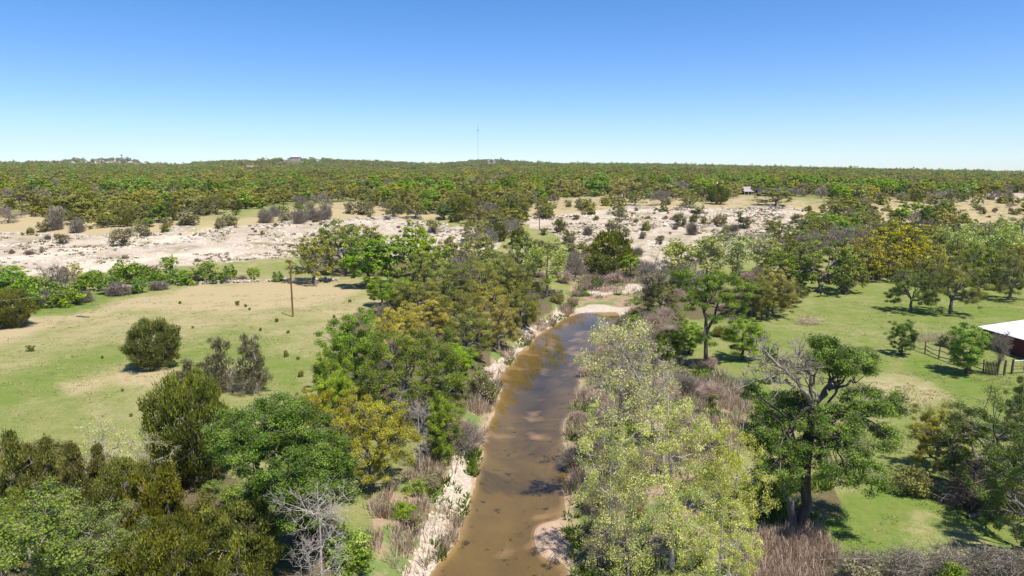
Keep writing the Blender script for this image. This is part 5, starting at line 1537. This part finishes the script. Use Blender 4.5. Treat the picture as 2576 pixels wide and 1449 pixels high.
# ------------------------------------------------------------------ radio mast on the horizon
a_ = (1203 - PW / 2) / FPX * cp; Rm = 2350
mx, my = Rm * a_ / math.hypot(1, a_), Rm / math.hypot(1, a_)
mz = float(Z(mx, my)); mh = height_to((mx, my, mz), 312)
t = thing("radio_mast", "tall thin lattice radio mast on the horizon", "radio mast", (mx, my, mz))
STEEL = rough_mat("mast_steel", (.22, .23, .25), (.34, .35, .37), 1, .6)
m = MB()
leg = [(math.cos(k * 2.094) * .62, math.sin(k * 2.094) * .62) for k in range(3)]
hm = mh * .985
for lx_, ly_ in leg: m.tubes(np.array([[(lx_, ly_, 0), (lx_, ly_, hm)]]), np.array([[.11, .11]]), 4)
zz = np.arange(0, hm - 2, 2.0)
for k in range(3):
    (ax_, ay_), (bx_, by_) = leg[k], leg[(k + 1) % 3]
    A_ = np.stack([np.full(len(zz), ax_), np.full(len(zz), ay_), zz], -1); B_ = np.stack([np.full(len(zz), bx_), np.full(len(zz), by_), zz + 2], -1)
    m.tubes(np.stack([A_, B_], 1), np.full((len(zz), 2), .06), 3)
m.build("lattice", STEEL, t)
def ant(z0, n, rad, ln, wd):
    m = MB()
    for k in range(n):
        a = k * 6.283 / n; m.box((math.cos(a) * rad, math.sin(a) * rad, z0), (wd, wd, ln), a)
        m.tubes(np.array([[(0, 0, z0), (math.cos(a) * rad, math.sin(a) * rad, z0)]]), np.array([[.12, .12]]), 4)
    return m
zp = height_to((mx, my, mz), 328)
ant(zp, 6, 1.6, 3.4, .9).build("antenna", STEEL, t)
ant(mh - 1.2, 4, 1.4, 1.2, .5).build("antenna", STEEL, t)
ant(zp - 7, 3, 1.2, 1.6, .6).build("antenna", STEEL, t)
gm_ = MB()
for k in range(3):
    a = k * 2.094 + .5
    for zq in (mh * .35, mh * .65, mh * .93): gm_.tubes(np.array([[(0, 0, zq), (math.cos(a) * mh * .5, math.sin(a) * mh * .5, -4)]]), np.array([[.03, .03]]), 3)
gm_.build("guy_wire", STEEL, t)

# ------------------------------------------------------------------ buildings
def wall_mat(name, c1, c2): return rough_mat(name, c1, c2, 1.2, .8, 3, (1, 1, 1), tintable=False)
ROOF_M = wall_mat("roof_mauve_metal", (.27, .215, .225), (.36, .30, .31)); ROOF_B = wall_mat("roof_black_metal", (.028, .028, .034), (.05, .05, .06))
ROOF_R = wall_mat("roof_red_brown", (.30, .17, .15), (.38, .235, .21)); ROOF_W = wall_mat("roof_white_metal", (.60, .61, .64), (.72, .73, .75))
W_RED = wall_mat("wall_dark_red", (.075, .012, .012), (.12, .022, .02)); W_BR = wall_mat("wall_brown", (.10, .062, .045), (.16, .10, .075)); W_BLK = wall_mat("wall_black", (.02, .02, .024), (.038, .038, .042))
W_GREY = wall_mat("wall_grey_board", (.16, .155, .16), (.24, .235, .24)); W_CRM = wall_mat("wall_cream", (.40, .36, .31), (.50, .46, .41)); TRIM = wall_mat("trim_pale", (.55, .52, .48), (.68, .65, .60)); W_WHITE = wall_mat("wall_white", (.46, .45, .43), (.54, .53, .51))
GLASS, nt, out_ = new_mat("window_glass"); b = NB(nt); p_ = b.n("ShaderNodeBsdfPrincipled"); p_.inputs['Base Color'].default_value = (.02, .025, .03, 1); p_.inputs['Roughness'].default_value = .08; nt.links.new(p_.outputs[0], out_.inputs[0])

def gable(m, L_, D, h, rise, ov=.4, th=.14):
    """two roof planes with thickness, ridge along x"""
    for s in (-1, 1):
        y0, y1 = s * (D / 2 + ov), 0
        z0 = h - ov * rise / (D / 2); z1 = h + rise
        x0, x1 = -L_ / 2 - ov, L_ / 2 + ov
        V = [(x0, y0, z0), (x1, y0, z0), (x1, y1, z1), (x0, y1, z1)]
        V = V + [(a, c, d_ + th) for a, c, d_ in V]
        m.add(V, [[0, 1, 2, 3], [4, 5, 6, 7], [0, 1, 5, 4], [1, 2, 6, 5], [2, 3, 7, 6], [3, 0, 4, 7]])
def box_walls(m, L_, D, h, rise):
    V = [(-L_ / 2, -D / 2, -.3), (L_ / 2, -D / 2, -.3), (L_ / 2, D / 2, -.3), (-L_ / 2, D / 2, -.3), (-L_ / 2, -D / 2, h), (L_ / 2, -D / 2, h), (L_ / 2, D / 2, h), (-L_ / 2, D / 2, h), (-L_ / 2, 0, h + rise), (L_ / 2, 0, h + rise)]
    m.add(V, [[0, 1, 5, 4], [2, 3, 7, 6], [3, 0, 4, 7], [1, 2, 6, 5]], [[4, 7, 8], [5, 6, 9]])
def window(t, x, y, z, w, h, mat=TRIM, face=-1, parent_name="window"):
    m = MB(); e = .09
    for cx_, cz_, sx, sz in ((-w / 2, 0, e, h + e), (w / 2, 0, e, h + e), (0, -h / 2, w - e, e), (0, h / 2, w - e, e), (0, 0, .05, h - e)): m.box((x + cx_, y + face * .05, z + cz_), (sx, .09, sz))
    f = m.build(parent_name, mat, t)
    m = MB(); m.box((x, y + face * .02, z), (w - e, .03, h - e)); m.build("pane", GLASS, f)

def house_at(px, py, r=None, label="", cat="house", rz=0, name="house"):
    if r is None: p = at(px, py)
    else:
        a = (px - PW / 2) / FPX * cp; xx, yy = r * a / math.hypot(1, a), r / math.hypot(1, a); p = np.array([xx, yy, float(Z(xx, yy))])
    return thing(name, label, cat, p, rz), p

# grey-roofed cabin with a porch
t, p = house_at(1876, 489, None, "small cabin with a mauve-grey metal roof and pale porch edge", "cabin", .12, "cabin")
s = depth_of(p) / FPX
Lh, hh_ = 22 * s, 9.5 * s
m = MB(); box_walls(m, Lh, 5.0, hh_, 9.0 * s); m.build("wall", W_BR, t)
m = MB(); gable(m, Lh, 5.0, hh_, 9.0 * s, .35); m.build("roof", ROOF_M, t)
m = MB(); m.add([(-Lh * .72, -5.0, hh_ - .45), (Lh * .55, -5.0, hh_ - .45), (Lh * .5, -2.7, hh_ + .05), (-Lh * .5, -2.7, hh_ + .05), (-Lh * .72, -5.0, hh_ - .28), (Lh * .55, -5.0, hh_ - .28), (Lh * .5, -2.7, hh_ + .2), (-Lh * .5, -2.7, hh_ + .2)], [[0, 1, 2, 3], [4, 5, 6, 7], [0, 1, 5, 4], [1, 2, 6, 5], [3, 0, 4, 7], [2, 3, 7, 6]])
m.build("porch_roof", wall_mat("porch_roof_metal", (.30, .265, .26), (.38, .34, .33)), t)
for x_ in (-Lh * .66, -Lh * .2, Lh * .2, Lh * .5):
    m = MB(); m.box((x_, -4.8, (hh_ - .5) / 2), (.16, .16, hh_ - .5)); m.build("porch_post", TRIM, t)
window(t, -Lh * .2, -2.5, hh_ * .45, 1.1, 1.3); window(t, Lh * .28, -2.5, hh_ * .45, 1.0, 1.3)
m = MB(); m.box((Lh * .04, -2.53, 1.0), (.95, .08, 2.0)); m.build("door", W_BLK, t)
# black barn, gable end to the right
t, p = house_at(1952, 493, None, "long black barn with a dark gable end behind a golden oak", "barn", -.20, "barn")
s = depth_of(p) / FPX
Lb, hb = 88 * s, 9 * s
m = MB(); box_walls(m, Lb, 7.0, hb, 10 * s); m.build("wall", W_BLK, t)
m = MB(); gable(m, Lb, 7.0, hb, 10 * s, .5, .18); m.build("roof", ROOF_B, t)
m = MB(); m.add([(Lb / 2 + .03, -2.9, .2), (Lb / 2 + .03, 2.9, .2), (Lb / 2 + .03, 2.9, hb - .1), (Lb / 2 + .03, -2.9, hb - .1), (Lb / 2 + .03, 0, hb + 8 * s)], [[0, 1, 2, 3]], [[3, 2, 4]]); m.build("gable_panel", W_GREY, t)
m = MB(); m.box((-Lb / 2 + 1.2, -3.56, 1.1), (1.2, .09, 2.2)); m.build("door", W_BR, t)
window(t, -Lb * .25, -3.5, hb * .5, 1.4, 1.1, TRIM)
# small white-roofed shed behind the trees
t, p = house_at(1812, 466, 425, "tiny white-roofed shed half hidden by trees left of the cabin", "shed", .3, "shed")
m = MB(); box_walls(m, 4, 4, 3.4, 1.2); m.build("wall", W_CRM, t); m = MB(); gable(m, 4, 4, 3.4, 1.2, .25); m.build("roof", ROOF_W, t); m = MB(); m.box((0, -2.04, 1.0), (.9, .06, 2)); m.build("door", W_BR, t)
# red-brown roofed house far left
t, p = house_at(631, 414, 1330, "distant low house with a reddish brown roof on the far wooded hill", "house", .05)
m = MB(); box_walls(m, 13.5, 8, 4.2, 3.6); m.build("wall", W_GREY, t); m = MB(); gable(m, 13.5, 8, 4.2, 3.6, .6, .25); m.build("roof", ROOF_R, t)
for x_ in (-4, -1.2, 3.6): window(t, x_, -4, 2.2, 1.3, 1.5)
m = MB(); m.box((1.3, -4.05, 1.2), (1.1, .08, 2.3)); m.build("door", W_BLK, t)
# cream mansion on the wooded hill top
t, p = house_at(744, 396, 1850, "distant cream mansion with a pale hipped roof on the wooded hill top", "house", -.1)
m = MB(); m.box((0, 0, 4), (22, 12, 10)); m.box((-14, 1, 2.5), (9, 9, 7)); m.build("wall", W_CRM, t)
m = MB(); m.add([(-12, -7, 9), (12, -7, 9), (12, 7, 9), (-12, 7, 9), (-6, 0, 13), (6, 0, 13)], [[0, 1, 5, 4], [2, 3, 4, 5], [0, 3, 2, 1]], [[1, 2, 5], [3, 0, 4]]); m.build("roof", wall_mat("roof_pink_tile", (.46, .36, .33), (.55, .45, .41)), t)
m = MB(); m.box((-14, 1, 6.4), (9.8, 9.8, .7)); m.build("wing_roof", W_CRM, t)
for x_ in (-8, -4, 4, 8): window(t, x_, -6, 5, 1.6, 2.4)
# two white houses under the mast
for px_, lab_ in ((1229, "left one of two tiny white houses below the radio mast"), (1243, "right one of two tiny white houses below the radio mast")):
    t, p = house_at(px_, 410, 2110, lab_, "house", .2)
    m = MB(); box_walls(m, 6, 6, 5.5, 2.4); m.build("wall", W_WHITE, t); m = MB(); gable(m, 6, 6, 5.5, 2.4, .4); m.build("roof", ROOF_R, t); window(t, 0, -3.0, 3, 1.4, 1.6)
# grey-blue house with a water tank on the bare hill top
t, p = house_at(322, 402, 2640, "bluish house among trees on the bare stony hill top", "house", .1)
m = MB(); box_walls(m, 22, 12, 6, 5); m.build("wall", W_GREY, t); m = MB(); gable(m, 22, 12, 6, 5, .6); m.build("roof", wall_mat("roof_blue_grey", (.16, .17, .22), (.22, .23, .29)), t); window(t, -5, -6, 3, 2, 2); window(t, 5, -6, 3, 2, 2)
t, p = house_at(309, 400, 2635, "thin water tower beside the bluish hill top house", "water tower", 0, "water_tower")
m = MB(); m.tubes(np.array([[(0, 0, 0), (0, 0, 16)]]), np.array([[.8, .7]]), 8); m.build("column", STEEL, t)
m = MB(); m.tubes(np.array([[(0, 0, 15), (0, 0, 16.5), (0, 0, 20), (0, 0, 21.5)]]), np.array([[.8, 2.6, 2.6, .5]]), 10); m.build("tank", STEEL, t, True)

# red shed with the white roof at the right edge
A0, B0 = at(2466, 868), at(2640, 921)
vx = B0 - A0; Ls = np.linalg.norm(vx[:2]) ; ang = math.atan2(vx[1], vx[0])
t = thing("shed", "dark red open shed with a white metal roof at the right edge", "shed", A0, ang)
# local x along the front eave, local y to the back
bk = at(2512, 845); rel = bk - A0; Ds = abs(-math.sin(ang) * rel[0] + math.cos(ang) * rel[1])
Ds = min(max(Ds, 5.5), 9); hs_ = height_to(A0, 824)
m = MB()
for c_, sz in (((Ls / 2, .1, hs_ / 2 - .1), (Ls, .12, hs_ - .25)), ((Ls / 2, Ds, hs_ / 2 + .2), (Ls, .12, hs_ + .3)), ((.06, Ds / 2, hs_ / 2), (.12, Ds - .24, hs_ - .2)), ((Ls - .06, Ds / 2, hs_ / 2), (.12, Ds - .24, hs_ - .2))): m.box(c_, sz)
m.build("wall", W_RED, t)
npan = 9
for k in range(npan):
    x0, x1 = -.5 + (Ls + 1) * k / npan, -.5 + (Ls + 1) * (k + 1) / npan - .02
    V = [(x0, -.6, hs_), (x1, -.6, hs_), (x1, Ds + .6, hs_ + .9), (x0, Ds + .6, hs_ + .9)]
    V += [(a, c, d_ + .05 + .006 * (k % 2)) for a, c, d_ in V]
    m = MB(); m.add(V, [[0, 1, 2, 3], [4, 5, 6, 7], [0, 1, 5, 4], [1, 2, 6, 5], [2, 3, 7, 6], [3, 0, 4, 7]]); m.build("roof_panel", ROOF_W, t)
m = MB(); m.box((Ls * .3, .02, 1.0), (2.2, .05, 2.0)); m.build("door", W_BLK, t)

# ------------------------------------------------------------------ corral fence and gate
FW = rough_mat("fence_wood", (.075, .058, .045), (.19, .155, .125), 2.5, .9, 4, (1, 1, .2))
posts = [(2270, 874), (2298, 880), (2327, 889), (2361, 902), (2400, 917), (2440, 929), (2474, 937)]
pw = [at(a, c) for a, c in posts]
t = thing("corral_fence", "weathered wooden corral fence with sagging rails beside the lawn", "fence", pw[0])
o0 = np.array(t.location)
for i, q in enumerate(pw):
    m = MB(); e = q - o0; m.tubes(np.array([[(e[0], e[1], e[2] - .3), (e[0] + gl.normal(0, .05), e[1], e[2] + 1.75)]]), np.array([[.095, .075]]), 6); m.build("post", FW, t)
for i in range(len(pw) - 1):
    for hz_ in (.55, 1.15):
        a, c = pw[i] - o0, pw[i + 1] - o0
        if hz_ == 1.15 and i in (1,): continue
        mm = (a + c) / 2
        P = np.array([[(a[0], a[1] - .14, a[2] + hz_ + gl.normal(0, .1)), (mm[0], mm[1] - .14, mm[2] + hz_ - gl.uniform(.02, .2)), (c[0], c[1] - .14, c[2] + hz_ + gl.normal(0, .1))]])
        m = MB(); m.tubes(P, np.array([[.07, .065, .055]]), 5); m.build("rail", FW, t)
    m = MB(); a, c = pw[i] - o0, pw[i + 1] - o0
    for hz_ in (.3, .8, 1.4): m.tubes(np.array([[a + [0, .14, hz_], c + [0, .14, hz_]]]), np.array([[.012, .012]]), 3)
    m.build("wire", WIRE, t)
ga, gb = at(2478, 938), at(2507, 944)
t = thing("corral_gate", "dark slatted wooden gate beside the vine-covered bare tree", "gate", ga)
d_ = gb - ga
for k in range(9):
    q = d_ * k / 8; m = MB(); m.box((q[0], q[1], q[2] + .8), (.11, .05, 1.5 + gl.uniform(-.15, .15)), math.atan2(d_[1], d_[0])); m.build("slat", FW, t)
for hz_ in (.35, 1.2): m = MB(); m.tubes(np.array([[np.array([0, .09, hz_]), d_ + [0, .09, hz_]]]), np.array([[.05, .05]]), 5); m.build("rail", FW, t)
GP = [(2509, 944, 906, "thick dark gate post right of the slatted corral gate"), (2526, 944, 907, "grey wooden post standing alone right of the gate post"), (2545, 941, 904, "grey wooden post carrying the pale rail at the corral")]
for a, c, tp, lab in GP:
    q = at(a, c); h = height_to(q, tp)
    m = MB(); m.tubes(np.array([[(0, 0, -.3), (0, 0, h * .5), (.03, 0, h)]]), np.array([[.16, .15, .13]]), 7)
    tag(m.build("fence_post", FW, None, loc=tuple(q)), lab, "fence post")
t = thing("rail_fence", "pale pipe and board rails running off the right edge", "fence", at(2547, 941)); o0 = np.array(t.location); e = at(2620, 938) - o0
for hz_, mt in ((1.75, TRIM), (1.05, FW), (.65, FW)): m = MB(); m.tubes(np.array([[(0, 0, hz_), (e[0], e[1], e[2] + hz_ + .05)]]), np.array([[.06, .06]]), 6); m.build("rail", mt, t)
m = MB(); m.tubes(np.array([[(e[0], e[1], e[2] - .3), (e[0], e[1], e[2] + 1.9)]]), np.array([[.13, .11]]), 7); m.build("post", FW, t)

# ------------------------------------------------------------------ fallen wood and brush piles
def log_thing(px0, py0, px1, py1, r, label, mat=BARK, branches=0, name="fallen_log", lift=0.0):
    a, c = at(px0, py0), at(px1, py1)
    t = thing(name, label, "log" if name == "fallen_log" else "branch", a)
    e = c - a; P = smooth_path(np.array([[0, 0, r * .7], e * .5 + [0, 0, r * .7 + lift * .5], e + [0, 0, r * .7 + lift]]), 9, gl, .02)
    m = MB(); m.tubes(P[None], np.linspace(r, r * .6, 9)[None], 7); o = m.build("trunk", mat, t, True)
    for k in range(branches):
        s = P[gl.integers(3, 9)]; d = unit(e + gl.normal(0, .8, 3) * np.linalg.norm(e)); d[2] = abs(d[2]) * .6
        Pb = np.stack([s, s + d * .8, s + d * 1.6 + gl.normal(0, .3, 3)])
        m = MB(); m.tubes(Pb[None], np.array([[r * .45, r * .3, r * .15]]), 5); spray(m, smooth_path(Pb, 8), r * .3, gl, 6, .7, .014); m.build("branch", mat, t, True)
log_thing(193, 797, 224, 799, .16, "weathered log lying in the dry left field")
log_thing(560, 925, 590, 978, .20, "broken pale juniper trunk leaning in the brush pile", BARK_W, 3, lift=.8)
log_thing(604, 938, 588, 992, .16, "pale snapped trunk at the middle of the brush pile", BARK_W, 3, lift=1.0)
log_thing(2434, 1305, 2545, 1288, .17, "pale fallen branch on the lawn at the right edge", BARK, 5, "fallen_branch", .8)
log_thing(2470, 1235, 2580, 1215, .20, "dead grey limb sprawling under the right edge oak", BARK, 7, "fallen_branch", 1.2)
log_thing(1485, 745, 1560, 722, .13, "driftwood pole lying on the upper gravel", BARK_W, 1, "fallen_branch")
log_thing(2036, 1425, 2068, 1392, .06, "thin pale stick lying on the pink dry grass", BARK_W, 1, "fallen_branch")
log_thing(325, 1400, 352, 1490, .14, "grey dead trunk lying in the lower left thicket", BARK_W, 4, lift=.6)

def brush_pile(bx, by, wpx, hm_, label, n, pink=False, name="brush_pile", deep=2.0, px2=None):
    a = at(bx, by); s = depth_of(a) / FPX; wd = wpx * s
    t = thing(name, label, "brush pile", a)
    u_ = gl.uniform(-1, 1, n); v_ = gl.normal(0, .35, n)
    hgt = hm_ * np.sqrt(np.clip(1 - u_ ** 2 * .8, 0, 1)) if px2 is None else np.full(n, hm_)
    zr = Z(a[0] + u_ * wd / 2, a[1] + v_ * deep) - a[2]
    c = np.stack([u_ * wd / 2, v_ * deep, zr + gl.random(n) * hgt], -1)
    d = unit(gl.normal(0, 1, (n, 3)) * [1, .8, .55]) * gl.uniform(.3, 1.0, (n, 1))
    m = MB(); m.tubes(np.stack([c - d, c + gl.normal(0, .08, (n, 3)), c + d], 1), np.repeat(np.array([[.018, .014, .007]]), n, 0), 3)
    o = m.build("twigs", TWIG_P if pink else TWIG, t)
    k = n // 2; cc = np.repeat(c[:k], 10, 0) + gl.normal(0, .25, (k * 10, 3))
    V, Ql = leaf_batch(cc, gl.normal(0, 1, (k * 10, 3)), .28, .02, gl, .5)
    o2 = link("fine_twigs", make_mesh("fine_twigs", V, None, Ql, [L_TWIGP if pink else L_TWIG], False, None, dict(tint=gl.random(k * 10))), t)
    return t
brush_pile(592, 985, 130, 2.2, "tangled grey brush pile at the edge of the left pasture", 420)
brush_pile(2035, 815, 60, 1.3, "pinkish grey brush pile at the corner of the right pasture", 200, True)
brush_pile(2520, 872, 120, 2.3, "reddish brush heap leaning against the dark red shed", 200, True)
brush_pile(2330, 858, 110, 1.3, "brown dry brush row inside the corral", 260, True)
brush_pile(2450, 1265, 170, 1.7, "heap of grey dead limbs below the right edge oak", 420)
brush_pile(1130, 1115, 70, 1.4, "grey brush tangle by the leafless saplings on the left bank", 220)
brush_pile(1190, 1110, 60, 1.6, "pinkish twig heap hanging over the creek edge", 260, True)
for k, (bx, lab) in enumerate([(2200, "left end"), (2330, "second stretch"), (2450, "third stretch"), (2560, "right end")]):
    brush_pile(bx, 1475, 190, 2.3, f"{lab} of the grey brush hedge along the bottom of the lawn", 620, False, "brush_hedge", 1.2, 1)
spot('shrubg', 2380, 1490, 1400, 90, "fresh green bush growing through the grey brush hedge")
spot('shrub', 2165, 1480, 1395, 130, "dark bush at the left end of the grey brush hedge")

# ------------------------------------------------------------------ air: one closed box of thin haze round everything
HZ = 0.00007
hm, nt, out = new_mat("haze"); b = NB(nt)
pv = b.n("ShaderNodeVolumePrincipled")
pv.inputs['Color'].default_value = (.86, .92, 1.0, 1)
pv.inputs['Density'].default_value = HZ
pv.inputs['Anisotropy'].default_value = .1
nt.links.new(pv.outputs[0], out.inputs['Volume'])
zlow = float(GZ.min()) - 1.0
m = MB(); m.box((0, 2450, (zlow + 260) / 2), (10800, 6000, 260 - zlow))
tag(m.build("haze", hm), "thin pale haze over the hill country", kind="stuff")
